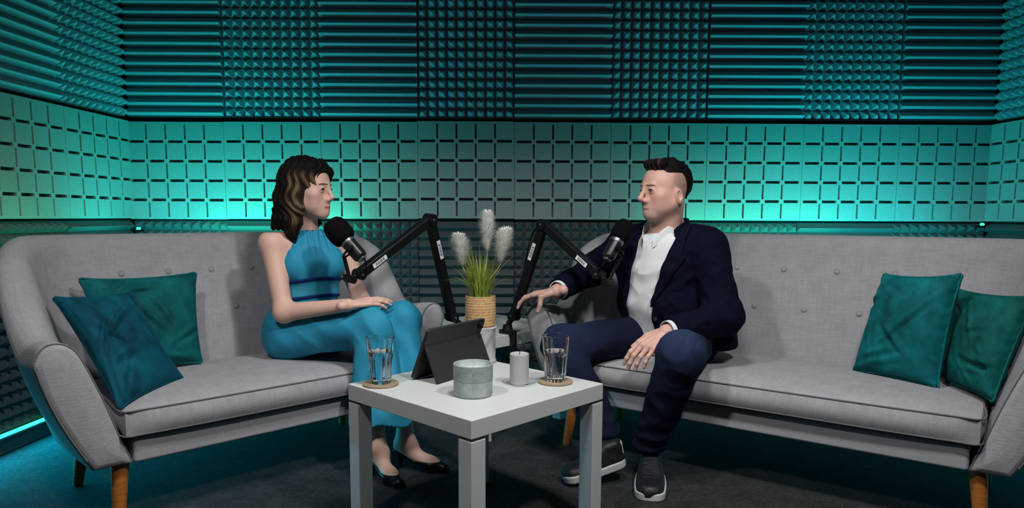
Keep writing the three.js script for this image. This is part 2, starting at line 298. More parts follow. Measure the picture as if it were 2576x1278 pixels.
// small glowing ends of the wall strips seen in the two corners
{
  const spot = (label, x, y, z, len) => { const t = thing('led_end', label, 'light'); part('holder', rbox(len + 0.012, 0.012, 0.03, 0.003, x, y - 0.012, z - 0.010), M.blackMatte, t); part('glowing_diffuser', rbox(len, 0.014, 0.014, 0.005, x, y, z), ledMat(TEAL, 2.2), t); return t; };
  spot('small glowing teal light in the left corner above the sofa back', -0.052, 0.886, 0.02, 0.02);
  spot('small glowing teal light in the right corner below the block foam', 4.352, 0.925, 0.02, 0.02);
}
// the lamps that light the set: a deep box overhead, and one on either side of the camera
{
  const t = thing('ceiling_softbox', 'deep square softbox lamp hanging from the ceiling above the table', 'lamp', KEY.pos), s = KEY.size, R = 0.25, DROP = 0.165;
  part('housing', soup([box(2 * R + 0.02, 0.02, 2 * R + 0.02, 0, 0.05, 0), ...[0, 1, 2, 3].map(k => box(2 * R + 0.02, DROP + 0.06, 0.01, 0, (0.06 - DROP) / 2, R + 0.005).rotateY(k * Math.PI / 2))]), M.blackMatte, t);
  part('glowing_diffuser', rbox(s, 0.02, s, 0.003, 0, 0.022, 0), ledMat(WHITE, 2), t);
  part('hanger', cyl(V(0, 0.05, 0), V(0, CEIL - KEY.pos[1], 0), 0.012), M.blackMatte, t);
  for (const [i, l] of SIDES.entries()) {
    const f = thing('hanging_softbox', ['small square softbox lamp hanging over the front right of the set, aimed at the woman', 'small square softbox lamp hanging over the front left of the set, aimed at the man'][i], 'lamp', l.pos), q = new THREE.Group(); q.name = 'lamp_head';
    f.add(q); f.updateMatrixWorld(); q.lookAt(...l.target);
    part('housing', rbox(l.size + 0.06, l.size + 0.06, 0.05, 0.008, 0, 0, -0.055), M.blackMatte, q);
    part('glowing_diffuser', rbox(l.size, l.size, 0.012, 0.003, 0, 0, -0.018), ledMat(WHITE, 1.5), q);
    part('hanger', cyl(V(0, 0.03, 0.03), V(0, CEIL - l.pos[1], 0.03), 0.012), M.blackMatte, f);
    const drop = d => 0.32 * (l.pos[1] - 0.76) / d, flap = (w, y, x, z, t) => part('barn_door', t ? box(0.008, 0.30, w, x, 0.15 - y, z) : box(w, 0.30, 0.008, x, 0.15 - y, z), M.blackMatte, f);
    flap(0.66, drop(l.pos[2]), 0, -0.32, false); flap(0.66, drop(l.pos[0] + 0.2), -0.32, 0, true); flap(0.66, drop(4.5 - l.pos[0]), 0.32, 0, true);
  }
}

// ---------------------------------------------------------------- sofas
// local frame: x along the seat (towards the right of whoever looks at it), z towards the front, origin on the floor under the middle of the front edge
function makeSofa(name, label, pos, turnDeg, hw, opts) {
  const t = thing(name, label, 'sofa', pos, turnDeg * Math.PI / 180, undefined);
  const D = 0.56, R = 0.15, Y0 = 0.205, TOP = 0.885, ARM = opts.arm ?? 0.575, TH = 0.11;
  // plan path from the front of one arm round the back to the front of the other
  const segs = [], arc = Math.PI / 2 * R, sideL = D - R, backL = 2 * (hw - R), total = 2 * sideL + 2 * arc + backL;
  const plan = s => { const q = plan0(s), k = -q[1] / D * Math.abs(q[0]) / hw; q[0] += q[0] < 0 ? -k * (opts.flare?.[0] ?? 0) : k * (opts.flare?.[1] ?? 0); return q; };
  const plan0 = s => {           // -> x, z, outward nx, nz
    if (s < sideL) return [-hw, -s, -1, 0];
    s -= sideL; if (s < arc) { const a = s / R; return [-hw + R - R * Math.cos(a), -sideL - R * Math.sin(a), -Math.cos(a), -Math.sin(a)]; }
    s -= arc; if (s < backL) return [-hw + R + s, -D, 0, -1];
    s -= backL; if (s < arc) { const a = s / R; return [hw - R + R * Math.sin(a), -D + R - R * Math.cos(a), Math.sin(a), -Math.cos(a)]; }
    s -= arc; return [hw, -sideL + s, 1, 0];
  };
  const station = s => {
    const d = Math.min(s, total - s), k = sstep(0.16, 0.16 + 0.36, d), [x, z, nx, nz] = plan(clamp(s, 0, total));
    const armTop = ARM + 0.03 * sstep(0.30, 0, d) - 0.005;
    return { x, z, nx, nz, k, H: lerp(armTop, TOP, k), slope: lerp(0.36, 0.19, k), th: lerp(TH, 0.095, k) };
  };
  const NS = 22;
  const section = (s, shrink = 0) => {       // closed outline, bottom inner -> up -> over -> down the outside -> bottom
    const o = station(s), th = o.th - 2 * shrink, top = o.H - shrink, y0 = Y0 + shrink, r = th / 2, pts = [];
    const lean = y => o.slope * (y - Y0) + 0.05 * o.k * Math.max(0, y - 0.62) * 0 ;
    const bulge = y => (o.k > 0.5 ? -0.012 : -0.006) * Math.sin(Math.PI * clamp((y - 0.3) / (o.H - 0.3), 0, 1));
    for (let i = 0; i <= NS; i++) { const y = lerp(y0, top - r, i / NS); pts.push([lean(y) - r + bulge(y), y]); }
    for (let i = 1; i < 10; i++) { const a = Math.PI - Math.PI * i / 10; pts.push([lean(top - r) + o.slope * r * Math.sin(a) * 0.5 + r * Math.cos(a), top - r + r * Math.sin(a)]); }
    for (let i = NS; i >= 0; i--) { const y = lerp(y0, top - r, i / NS), belly = 0.02 * Math.sin(Math.PI * clamp((y - y0) / (top - y0), 0, 1)); pts.push([lean(y) + r + belly, y]); }
    for (let i = 1; i < 5; i++) pts.push([lerp(r, -r, i / 5) + lean(y0), y0]);
    pts.push(pts[0]);
    return pts.map(([q, y]) => [o.x + o.nx * q, y, o.z + o.nz * q]);
  };
  const sweep = (s0, s1, n, capA, capB) => {
    const st = []; const eps = [0.000, 0.004, 0.010, 0.018], shr = [0.018, 0.009, 0.003, 0];
    if (capA) for (let i = 0; i < 3; i++) st.push([s0 + eps[i], shr[i]]);
    for (let i = 0; i <= n; i++) st.push([lerp(s0 + (capA ? 0.018 : 0), s1 - (capB ? 0.018 : 0), i / n), 0]);
    if (capB) for (let i = 2; i >= 0; i--) st.push([s1 - eps[i], shr[i]]);
    const rows = st.map(([s, q]) => section(s, q)), m = rows[0].length - 1;
    const g = gridGeo(m, rows.length - 1, (u, v) => rows[Math.round(v * (rows.length - 1))][Math.round(u * m)], true, [1.7, (s1 - s0)]);
    const caps = [];
    for (const [on, r, f] of [[capA, rows[0], 1], [capB, rows[rows.length - 1], 0]]) if (on) {
      const c = [0, 0, 0]; for (let i = 0; i < m; i++) for (let q = 0; q < 3; q++) c[q] += r[i][q] / m;
      // a gently domed cap: rings towards the section's own middle line
      const rings = 5, F = [];
      const mid = (p) => { const y = clamp(p[1], Y0 + 0.06, Math.max(...r.map(a => a[1])) - 0.06), o = station(on === capA && f ? s0 : s1); const q = o.slope * (y - Y0); return [o.x + o.nx * q, y, c[2]]; };
      const at = (i, k) => { const p = r[i % m], q = mid(p), t2 = k / rings; return [lerp(p[0], q[0], t2), lerp(p[1], q[1], t2), lerp(p[2], q[2], t2) + 0.006 * Math.sin(t2 * Math.PI / 2)]; };
      caps.push(gridGeo(m, rings, (u, v) => at(Math.round(u * m), Math.round(v * rings)), true, [1.2, 0.1]));
    }
    return soup([g, ...caps]);
  };
  const sA = sideL * 0.52, sB = total - sA;
  part('armrest', sweep(0, sA, 12, true, false), M.sofa, t);
  part('armrest', sweep(sB, total, 12, false, true), M.sofa, t);
  const back = part('backrest', sweep(sA, sB, 90, false, false), M.sofa, t);
  // stitched seams round the arm fronts
  for (const s of [0.008, total - 0.008]) { const pts = section(s, 0.0035).slice(0, -6).map(p => V(...p)); part('seam_piping', tube(pts.filter((_, i) => i % 2 === 0), 0.0028, 120, 6), M.piping, t); }
  // buttons of the tufted back, pressed a little into the fabric
  const innerAt = (x, y) => { const s = sideL + arc + (x + hw - R), o = station(clamp(s, 0, total)), q = o.slope * (y - Y0) - o.th / 2 - 0.012 * Math.sin(Math.PI * clamp((y - 0.3) / (o.H - 0.3), 0, 1)); return [x, y, -D - q]; };
  for (const [x, y] of opts.buttons) { const p = innerAt(x, y); const g = new THREE.SphereGeometry(0.0105, 16, 10); g.scale(1, 1, 0.5).rotateX(-0.19).translate(p[0], p[1], p[2] + 0.001); part('button', g, M.sofa, back); const d = new THREE.TorusGeometry(0.0125, 0.0028, 8, 24); d.rotateX(-0.19).translate(p[0], p[1], p[2] - 0.0022); part('button_tuck', d, M.sofa, back); }
  // seat: base rail and loose cushion with piped edges
  const inner = hw - TH / 2 - 0.004, cw = 2 * (inner + 0.03);
  part('seat_base', rbox(cw - 0.044, 0.078, 0.54, 0.010, 0, 0.246, -0.265), M.sofa, t);
  const seat = part('seat_cushion', (() => {
    const w = cw / 2, z0 = -0.535, z1 = 0.022, yb = 0.297, ye = 0.374;
    const backIn = (x, z) => { const rr = 0.13, dx = Math.abs(x) - (w - rr), dz = (z0 + rr) - z; if (dx <= 0 || dz <= 0) return [x, z]; const m = Math.max(dx, dz), l = Math.hypot(dx, dz), k = m / l; return [Math.sign(x) * (w - rr + dx * k), z0 + rr - dz * k]; };
    const crown = (x, z) => 0.026 * Math.pow(Math.max(0, 1 - Math.pow(Math.abs(x) / w, 4)), 0.6) * Math.pow(Math.max(0, 1 - Math.pow(Math.abs((z - (z0 + z1) / 2) / ((z1 - z0) / 2)), 3)), 0.6);
    const top = gridGeo(60, 24, (u, v) => { const x = lerp(-w, w, u), z = lerp(z1, z0, v); const q = backIn(x, z); return [q[0], ye + crown(x, z) + 0.0018 * noise(x * 7, z * 9, 3), q[1] + 0.012 * (1 - v) * (1 - Math.pow(2 * u - 1, 4)) ]; }, false, [2 * w, 0.55]);
    const rim = []; const loop = [[-w, z1], [w, z1], [w, z0], [-w, z0], [-w, z1]];
    for (let e = 0; e < 4; e++) { const [x0, a] = loop[e], [x1, b] = loop[e + 1]; rim.push(gridGeo(e % 2 ? 20 : 60, 8, (u, v) => { const bow = e === 0 ? 0.012 * (1 - Math.pow(2 * u - 1, 4)) : 0, out = 0.012 * Math.sin(Math.PI * v) * (1 - Math.pow(Math.abs(2 * u - 1), 10)), nx = e === 1 ? 1 : e === 3 ? -1 : 0, nz = e === 0 ? 1 : e === 2 ? -1 : 0; const q = backIn(lerp(x0, x1, u), lerp(a, b, u)); return [q[0] + nx * out, lerp(yb, ye, v), q[1] + nz * out + bow]; }, false, [2 * w, 0.1])); }
    rim.push(gridGeo(2, 2, (u, v) => [lerp(-w, w, u), yb, lerp(z0, z1, v)], false, [2 * w, 0.5]));
    return soup([top, ...rim]);
  })(), M.sofa, t);
  for (const y of [0.3745, 0.2985]) { const w = cw / 2, p = []; for (let i = 0; i <= 24; i++) { const u = i / 24; p.push(V(lerp(-w, w, u), y, 0.0225 + 0.012 * (1 - Math.pow(2 * u - 1, 4)))); } p.push(V(w, y, -0.2), V(w, y, -0.53)); p.unshift(V(-w, y, -0.53), V(-w, y, -0.2)); part('cushion_piping', tube(p, 0.003, 120, 6), M.piping, seat); }
  for (const sx of [-1, 1]) for (const [z, dz] of [[-0.06, 0.03], [-0.47, -0.05]]) { const x = sx * (hw - 0.03); part('leg', soup([cyl(V(x, 0.215, z), V(x + sx * 0.022, 0.006, z + dz), 0.027, 0.0165, 24), cyl(V(x + sx * 0.022, 0.006, z + dz), V(x + sx * 0.0225, 0, z + dz), 0.015, 0.015, 16)]), M.beech, t); }
  return t;
}
const SL = { pos: [1.084, 0, 1.275], deg: 44, hw: 0.54 }, SR = { pos: [2.687, 0, 1.272], deg: -36, hw: 0.735 };
const btn = (xs, y) => xs.map(x => [x, y]);
makeSofa('sofa', 'small light grey fabric sofa with the woman and two teal cushions, at left', SL.pos, SL.deg, SL.hw, { arm: 0.575, flare: [0.028, -0.03], buttons: [...btn([-0.33, -0.165, 0.0, 0.165, 0.33], 0.738), ...btn([-0.25, -0.083, 0.083, 0.25], 0.585)] });
makeSofa('sofa', 'longer light grey fabric sofa with the man in a blazer on it, at right', SR.pos, SR.deg, SR.hw, { arm: 0.565, buttons: [...btn([-0.62, -0.42, -0.22, -0.025, 0.18, 0.385, 0.59], 0.740), ...btn([-0.52, -0.32, -0.13, 0.07, 0.275, 0.48], 0.582)] });
const frame = S => { const a = -S.deg * Math.PI / 180, u = V(Math.cos(a), 0, Math.sin(a)), w = V(-Math.sin(a), 0, Math.cos(a)); return (x, y, z) => V(...S.pos).addScaledVector(u, x).addScaledVector(w, z).add(V(0, y, 0)); };
const onL = frame(SL), onR = frame(SR);

// ---------------------------------------------------------------- velvet cushions, from their four corners
function cushion(label, c, thick, seed, mat, group) {        // corners: top left, top right, bottom right, bottom left
  const mid = c[0].clone().add(c[1]).add(c[2]).add(c[3]).multiplyScalar(0.25), ex = c[1].clone().sub(c[0]), ey = c[0].clone().sub(c[3]), n = ex.clone().cross(ey).normalize();
  const t = thing('cushion', label, 'cushion', mid.toArray(), 0, group), N = 44, r = rng(seed), folds = [];
  for (let i = 0; i < 9; i++) folds.push([r(), r(), (r() - 0.5) * 2.6, 0.12 + 0.22 * r(), 0.006 + 0.009 * r()]);
  const side = s => gridGeo(N, N, (u, v) => {
    const a = 2 * u - 1, b = 2 * v - 1, pin = 0.065;
    const uu = 0.5 + 0.5 * a * (1 - pin * (1 - b * b)), vv = 0.5 + 0.5 * b * (1 - pin * (1 - a * a));
    const p = c[3].clone().multiplyScalar((1 - uu) * (1 - vv)).addScaledVector(c[2], uu * (1 - vv)).addScaledVector(c[1], uu * vv).addScaledVector(c[0], (1 - uu) * vv).sub(mid);
    const prof = Math.pow(Math.max(0, (1 - Math.pow(Math.abs(a), 2.4)) * (1 - Math.pow(Math.abs(b), 2.4))), 0.52);
    let w = 0.004 * noise(u * 4 + seed, v * 4, s) * prof;
    for (const [fx, fy, an, len, amp] of folds) { const dx = u - fx, dy = v - fy, ca = Math.cos(an), sa = Math.sin(an), l = dx * ca + dy * sa, q = -dx * sa + dy * ca; w += amp * Math.exp(-l * l / (len * len)) * Math.sin(q * 46) * Math.exp(-q * q * 260) * Math.sqrt(prof); }
    const edge = 0.006 * Math.sin((a > b ? v : u) * 60 + seed) * Math.pow(Math.max(Math.abs(a), Math.abs(b)), 16) * (1 - prof);
    return p.addScaledVector(n, s * (0.003 + thick / 2 * prof) + w + edge).toArray();
  }, false, [0.45, 0.45]);
  part('cover', soup([side(1), side(-1)]), mat, t);
  const rim = []; const q = (u, v) => { const a = 2 * u - 1, b = 2 * v - 1, pin = 0.065, uu = 0.5 + 0.5 * a * (1 - pin * (1 - b * b)), vv = 0.5 + 0.5 * b * (1 - pin * (1 - a * a)); return c[3].clone().multiplyScalar((1 - uu) * (1 - vv)).addScaledVector(c[2], uu * (1 - vv)).addScaledVector(c[1], uu * vv).addScaledVector(c[0], (1 - uu) * vv).sub(mid); };
  for (let i = 0; i < 12; i++) rim.push(q(i / 12, 0)); for (let i = 0; i < 12; i++) rim.push(q(1, i / 12)); for (let i = 12; i > 0; i--) rim.push(q(i / 12, 1)); for (let i = 12; i > 0; i--) rim.push(q(0, i / 12));
  part('edge_seam', tube(rim, 0.0048, 160, 6, true), mat, t);
  return t;
}
const velvet = (r, g, b) => phys(lin(r, g, b), 0.75, { map: velvetTex, specularIntensity: 0.25, sheen: 0.5, sheenRoughness: 0.45, sheenColor: lin(0.02, 0.22, 0.24) });
const teal1 = velvet(0.009, 0.22, 0.23), teal2 = velvet(0.005, 0.14, 0.21), teal3 = velvet(0.010, 0.27, 0.29), teal4 = velvet(0.008, 0.20, 0.185);
cushion('square teal velvet cushion standing upright against the left sofa backrest', [onL(-0.49, 0.735, -0.50), onL(-0.10, 0.735, -0.50), onL(-0.13, 0.405, -0.40), onL(-0.44, 0.405, -0.40)], 0.13, 3, teal1);
cushion('dark teal velvet cushion tilted against the arm, front one on the left sofa', [onL(-0.605, 0.695, -0.32), onL(-0.395, 0.70, -0.27), onL(-0.265, 0.397, -0.21), onL(-0.515, 0.380, -0.01)], 0.13, 7, teal2);
cushion('bright teal velvet cushion leaning forward of the other on the right sofa', [onR(0.373, 0.752, -0.42), onR(0.618, 0.775, -0.27), onR(0.573, 0.385, -0.26), onR(0.303, 0.40, -0.35)], 0.15, 12, teal3);
cushion('creased green teal velvet cushion in the right corner, behind the upright one', [onR(0.603, 0.71, -0.42), onR(0.818, 0.715, -0.28), onR(0.728, 0.39, -0.17), onR(0.593, 0.40, -0.34)], 0.14, 17, teal4);

// ---------------------------------------------------------------- tables
function squareTable(label, cx, cz, turn, size, h, group) {
  const t = thing('side_table', label, 'table', [cx, 0, cz], turn, group), s = size / 2, q = s - 0.025;
  part('tabletop', rbox(size, 0.05, size, 0.0025, 0, h - 0.025, 0), M.white, t);
  for (const [x, z] of [[-q, -q], [q, -q], [q, q], [-q, q]]) { const l = part('leg', rbox(0.05, h - 0.0565, 0.05, 0.0022, x, (h - 0.0565) / 2, z), M.white, t); part('shadow_joint', box(0.046, 0.0065, 0.046, x, h - 0.05325, z), M.darkGap, l); }
  return t;
}
const TX = 1.7707, TZ = 1.5871, TY = 0.45;
squareTable('white square table in front, holding the glasses, tablet and candles', TX, TZ, Math.PI / 4 + 0.014, 0.55, TY);
const BX = 1.765, BZ = 0.425;
squareTable('white square table behind the plant, between the two sofas', BX, BZ, Math.PI / 4, 0.55, TY);

// ---------------------------------------------------------------- things on the table
const cork = std(lin(0.52, 0.36, 0.24), 0.9, { map: concreteTex });
const glassM = phys(lin(1, 1, 1), 0.02, { transmission: 1, thickness: 0.004, ior: 1.5 });
const thinGlass = phys(lin(0.97, 0.99, 0.98), 0.04, { transmission: 1, thickness: 0, ior: 1.5 });
const waterM = phys(lin(0.96, 0.99, 1), 0.02, { transmission: 1, thickness: 0.05, ior: 1.33 });
function tumblerSide(r0, r1, h, n, facet, y0 = 0) {
  return (u, v) => { const a = u * Math.PI * 2, y = y0 + v * h, f = 1 - facet * (1 - sstep(0.58, 0.7, v)) * Math.pow(Math.abs(Math.cos(a * 5)), 1.5), r = lerp(r0, r1, v) * f; return [r * Math.sin(a), y, r * Math.cos(a)]; };
}
function tumbler(label, x, z, level, clab) {
  const c = thing('coaster', clab, 'coaster', [x, TY, z]); part('disc', lathe([[0, 0], [0.052, 0], [0.0535, 0.002], [0.0535, 0.005], [0.052, 0.007], [0, 0.007]], 48), cork, c);
  const t = thing('water_glass', label, 'glass', [x, TY + 0.0072, z]), H = 0.140;
  const out = gridGeo(100, 30, tumblerSide(0.0315, 0.0425, H, 0, 0.055), true), inn = gridGeo(60, 24, (u, v) => { const a = -u * Math.PI * 2, r = lerp(0.0275, 0.0398, v); return [r * Math.sin(a), 0.014 + v * (H - 0.014), r * Math.cos(a)]; }, true);
  const disc = (r, y, up) => { const g = new THREE.CircleGeometry(r, 48); g.rotateX(up ? -Math.PI / 2 : Math.PI / 2).translate(0, y, 0); return g; };
  const rim = gridGeo(60, 6, (u, v) => { const a = u * Math.PI * 2, b = v * Math.PI, r = 0.04115 + 0.00135 * Math.cos(b); return [r * Math.sin(a), H + 0.0013 * Math.sin(b), r * Math.cos(a)]; }, true);
  part('tumbler', soup([out, inn, rim, disc(0.0304, 0, false), disc(0.0275, 0.014, true)]), glassM, t);
  const w = gridGeo(60, 10, (u, v) => { const a = u * Math.PI * 2, r = lerp(0.0277, lerp(0.0275, 0.0398, level) + 0.0002, v); return [r * Math.sin(a), 0.0142 + v * (H - 0.014) * level, r * Math.cos(a)]; }, true), rl = lerp(0.0275, 0.0398, level);
  part('water', soup([w, disc(0.0277, 0.0142, false), disc(rl, 0.0142 + (H - 0.014) * level, true)]), waterM, t);
}
tumbler('tall clear glass of water in front of the woman, left one on the table', 1.484, 1.606, 0.66, 'round cork coaster under the left water glass');
tumbler('tall clear glass of water near the man, right one on the table', 2.013, 1.572, 0.62, 'round cork coaster under the right water glass');
{
  const t = thing('candle_bowl', 'round grey concrete candle cup at the front of the table', 'candle', [1.768, TY, 1.722]);
  part('cup', lathe([[0, 0], [0.050, 0], [0.0535, 0.002], [0.0552, 0.007], [0.0558, 0.046], [0.0560, 0.0905], [0.0552, 0.0925], [0.0535, 0.0925], [0.0528, 0.0905], [0.0528, 0.066], [0, 0.066]], 64), std(lin(0.62, 0.65, 0.65), 0.85, { map: concreteTex }), t);
  part('glazed_band', lathe([[0.0560, 0.046], [0.0566, 0.048], [0.0568, 0.0885], [0.0562, 0.0905]], 64), std(lin(0.48, 0.52, 0.51), 0.7, { map: concreteTex }), t, 'darker upper band');
  part('wax', lathe([[0, 0.0715], [0.030, 0.0712], [0.048, 0.0705], [0.0527, 0.0725], [0.0527, 0.066], [0, 0.066]], 48), std(lin(0.70, 0.74, 0.68), 0.5), t);
  part('wick', cyl(V(0, 0.070, 0), V(0.001, 0.082, 0), 0.0012), M.blackMatte, t);
}
{
  const x = 1.902, z = 1.598, t = thing('glass_plate', 'small clear glass plate under the grey pillar candle', 'plate', [x, TY, z]);
  part('dish', lathe([[0, 0], [0.030, 0], [0.046, 0.003], [0.0525, 0.009], [0.0535, 0.0095], [0.0528, 0.0108], [0.045, 0.006], [0.030, 0.004], [0, 0.004]], 64), thinGlass, t);
  const c = thing('pillar_candle', 'slim grey pillar candle standing on a clear glass plate', 'candle', [x, TY + 0.0045, z]);
  part('wax', lathe([[0, 0], [0.0275, 0], [0.0288, 0.0015], [0.0292, 0.088], [0.0280, 0.0915], [0.0255, 0.0925], [0.0235, 0.0905], [0.014, 0.0885], [0, 0.088]], 48), std(lin(0.42, 0.40, 0.415), 0.7), c);
  part('wick', cyl(V(0, 0.087, 0), V(0.001, 0.098, 0), 0.0011), M.blackMatte, c);
}
{ // tablet standing in a dark folio, its back to the camera
  const e = V(0.5526, 0, -0.8334), g = V(0.8334, 0, 0.5526), b0 = V(1.567, TY, 1.546), L = 0.288, t = thing('tablet', 'tablet in a black folio case propped up on the table, seen from behind', 'tablet', b0.toArray());
  const at = (s, q, y) => e.clone().multiplyScalar(s).addScaledVector(g, q).add(V(0, y, 0));
  const slab = (q0, y0, q1, y1, th, r, s0 = 0, s1 = L) => { const ax = e, up = at(0, q1, y1).sub(at(0, q0, y0)), H = up.length(), uy = up.clone().normalize(), n = ax.clone().cross(uy), sh = new THREE.Shape(), W = s1 - s0; sh.moveTo(r, 0); sh.lineTo(W - r, 0); sh.quadraticCurveTo(W, 0, W, r); sh.lineTo(W, H - r); sh.quadraticCurveTo(W, H, W - r, H); sh.lineTo(r, H); sh.quadraticCurveTo(0, H, 0, H - r); sh.lineTo(0, r); sh.quadraticCurveTo(0, 0, r, 0); const x = new THREE.ExtrudeGeometry(sh, { depth: th, bevelEnabled: true, bevelSize: 0.001, bevelThickness: 0.001, bevelSegments: 2 }); x.translate(0, 0, -th / 2); return x.applyMatrix4(new THREE.Matrix4().makeBasis(ax, uy, n).setPosition(at(s0, q0, y0))); };
  const folio = std(lin(0.014, 0.015, 0.017), 0.75, { bumpMap: weaveTex, bumpScale: 0.0003 });
  part('tablet_body', slab(0.002, 0.004, 0.070, 0.164, 0.009, 0.012), std(lin(0.02, 0.02, 0.022), 0.4), t);
  part('folio_back', slab(0.054, 0.112, 0.0765, 0.165, 0.003, 0.010), std(lin(0.022, 0.022, 0.025), 0.6, { bumpMap: weaveTex, bumpScale: 0.0003 }), t);
  part('folio_stand', slab(0.103, 0.002, 0.056, 0.112, 0.0035, 0.004), folio, t);
  const cam = part('camera_bump', (() => { const w = slab(0.0715, 0.135, 0.0800, 0.155, 0.004, 0.006, L - 0.032, L - 0.010); return w; })(), M.black, t);
  const c0 = at(L - 0.020, 0.079, 0.147), nn = V(0.8334 * 0.92, -0.38, 0.5526 * 0.92).negate().negate(); part('camera_lens', cyl(c0, c0.clone().addScaledVector(nn, 0.003), 0.0055), std(lin(0.05, 0.06, 0.08), 0.05), cam);
}

// ---------------------------------------------------------------- plant on its marble stand
const PX = 1.772, PZ = 1.262;
{
  const s = thing('plant_stand', 'white marble patterned round pedestal under the wicker pot', 'stand', [PX, TY, PZ]);
  part('column', lathe([[0, 0], [0.055, 0], [0.056, 0.004], [0.0535, 0.010], [0.0525, 0.015], [0.0525, 0.110], [0.0535, 0.118], [0.0555, 0.121], [0.0555, 0.126], [0, 0.126]], 56), std(lin(0.72, 0.72, 0.74), 0.35, { map: marbleTex }), s);
  const P = TY + 0.1265, t = thing('potted_grass', 'ornamental grass with three white plumes in a wicker pot', 'plant', [PX, P, PZ]);
  part('pot', lathe([[0, 0], [0.048, 0], [0.0505, 0.003], ...Array.from({ length: 41 }, (_, i) => [0.0515 + 0.002 * Math.sin(i / 40 * Math.PI) + 0.0005 * Math.sin(i * Math.PI / 2 + 0.4), 0.005 + i * 0.00245]), [0.0525, 0.106], [0.050, 0.1065], [0.0485, 0.104], [0.0485, 0.088], [0, 0.088]], 56), std(lin(0.86, 0.86, 0.86), 0.85, { map: wickerTex }), t);
  part('soil', lathe([[0, 0.094], [0.0484, 0.091], [0.0484, 0.086], [0, 0.086]], 24), std(lin(0.05, 0.04, 0.025), 1), t);
  const green = [lin(0.40, 0.48, 0.06), lin(0.54, 0.60, 0.12), lin(0.28, 0.38, 0.05)].map(c => phys(c, 0.6, { transmission: 0.3, thickness: 0 }));
  const r = rng(21);
  const blade = (az, r0, h, reach, droop, w) => {
    const n = 14, ca = Math.cos(az), sa = Math.sin(az), P2 = [];
    const path = s => { const q = r0 + reach * Math.pow(s, 1.7), y = 0.092 + h * (s - droop * Math.pow(s, 3)); return [q * ca, y, q * sa]; };
    return gridGeo(2, n, (u, v) => { const p = path(v), k = w * (1 - Math.pow(v, 2.2)) + 0.0003, a = (u - 0.5) * 2 * k; return [p[0] - sa * a, p[1] + 0.25 * Math.abs(u - 0.5) * k, p[2] + ca * a]; });
  };
  for (let i = 0; i < 70; i++) { const inner = i < 30, az = r() * 6.283; part('grass_blade', blade(az, 0.006 + 0.03 * r(), inner ? 0.13 + 0.08 * r() : 0.10 + 0.09 * r(), inner ? 0.02 + 0.04 * r() : 0.06 + 0.075 * r(), inner ? 0.05 : 0.15 + 0.4 * r(), 0.0016 + 0.0012 * r()), green[i % 3], t); }
  const tuft = []; for (let i = 0; i < 160; i++) tuft.push(blade(r() * 6.283, 0.004 + 0.034 * r(), 0.08 + 0.10 * r(), 0.015 + 0.035 * r(), 0.1, 0.0013)); const tm = part('grass_tuft', soup(tuft), green[2], t); tm.userData.kind = 'stuff';
  const plumeM = phys(lin(0.94, 0.94, 0.90), 0.95, { side: THREE.DoubleSide }), stemM = std(lin(0.42, 0.46, 0.12), 0.7);
  for (const [dx, y0, y1, dz, lean, wid] of [[0.024, 0.255, 0.415, 0.0, 0.0, 0.042], [-0.062, 0.205, 0.330, -0.004, -0.018, 0.045], [0.070, 0.220, 0.350, 0.02, 0.022, 0.048]]) {
    const top = V(dx + lean, y1, dz), mid = V(dx, y0, dz);
    const st = part('stem', tube([V(dx * 0.1, 0.09, dz * 0.1), V(dx * 0.35, 0.15, dz * 0.4), mid, mid.clone().lerp(top, 0.7)], 0.0017, 30, 6), stemM, t);
    const hairs = []; const N = 2600;
    for (let i = 0; i < N; i++) {
      const s = Math.pow(r(), 0.8), c = mid.clone().lerp(top, s * 0.82), az = r() * 6.283, prof = Math.sin(Math.PI * clamp(0.10 + s * 0.80, 0, 1)), len = wid * (0.45 + 0.75 * r()) * (0.35 + 0.75 * prof), d = V(Math.cos(az), 0.55 + 0.7 * r(), Math.sin(az)).normalize(), side = V(-Math.sin(az), 0, Math.cos(az)).multiplyScalar(0.0010), tip = c.clone().addScaledVector(d, len).add(V(0, -0.2 * len * (1 - s), 0)), m2 = c.clone().lerp(tip, 0.5).add(V(0, 0.12 * len, 0));
      hairs.push(c.x - side.x, c.y, c.z - side.z, c.x + side.x, c.y, c.z + side.z, m2.x + side.x, m2.y, m2.z + side.z, c.x - side.x, c.y, c.z - side.z, m2.x + side.x, m2.y, m2.z + side.z, m2.x - side.x, m2.y, m2.z - side.z, m2.x - side.x, m2.y, m2.z - side.z, m2.x + side.x, m2.y, m2.z + side.z, tip.x, tip.y, tip.z);
    }
    const g = new THREE.BufferGeometry(); g.setAttribute('position', new THREE.Float32BufferAttribute(hairs, 3)); g.computeVertexNormals();
    const p = part('plume', g, plumeM, st); p.userData.kind = 'stuff';
  }
}

// ---------------------------------------------------------------- microphones on boom arms
function printTex(w, h, bg, fg, text, font) {
  const c = document.createElement('canvas'); c.width = w; c.height = h; const x = c.getContext('2d'); x.fillStyle = bg; x.fillRect(0, 0, w, h); x.fillStyle = fg; x.font = font; x.textAlign = 'center'; x.textBaseline = 'middle'; x.fillText(text, w / 2, h / 2 + 2);
  const t = new THREE.CanvasTexture(c); t.colorSpace = THREE.SRGBColorSpace; return t;
}
const logoM = std(0xffffff, 0.5, { map: printTex(256, 80, '#e8e8e8', '#0a0a0a', 'RØDE', 'bold 66px sans-serif') });
function plate(a, b, up, w, off, flip) {           // a flat printed label along a->b, lifted off by `off` towards `up`
  const d = b.clone().sub(a), L = d.length(), x = d.clone().normalize(), n = up.clone().addScaledVector(x, -up.dot(x)).normalize(), y = n.clone().cross(x);
  const g = new THREE.BoxGeometry(L, w, 0.0012); return g.applyMatrix4(new THREE.Matrix4().makeBasis(x, y, n).setPosition(a.clone().lerp(b, 0.5).addScaledVector(n, off)));
}
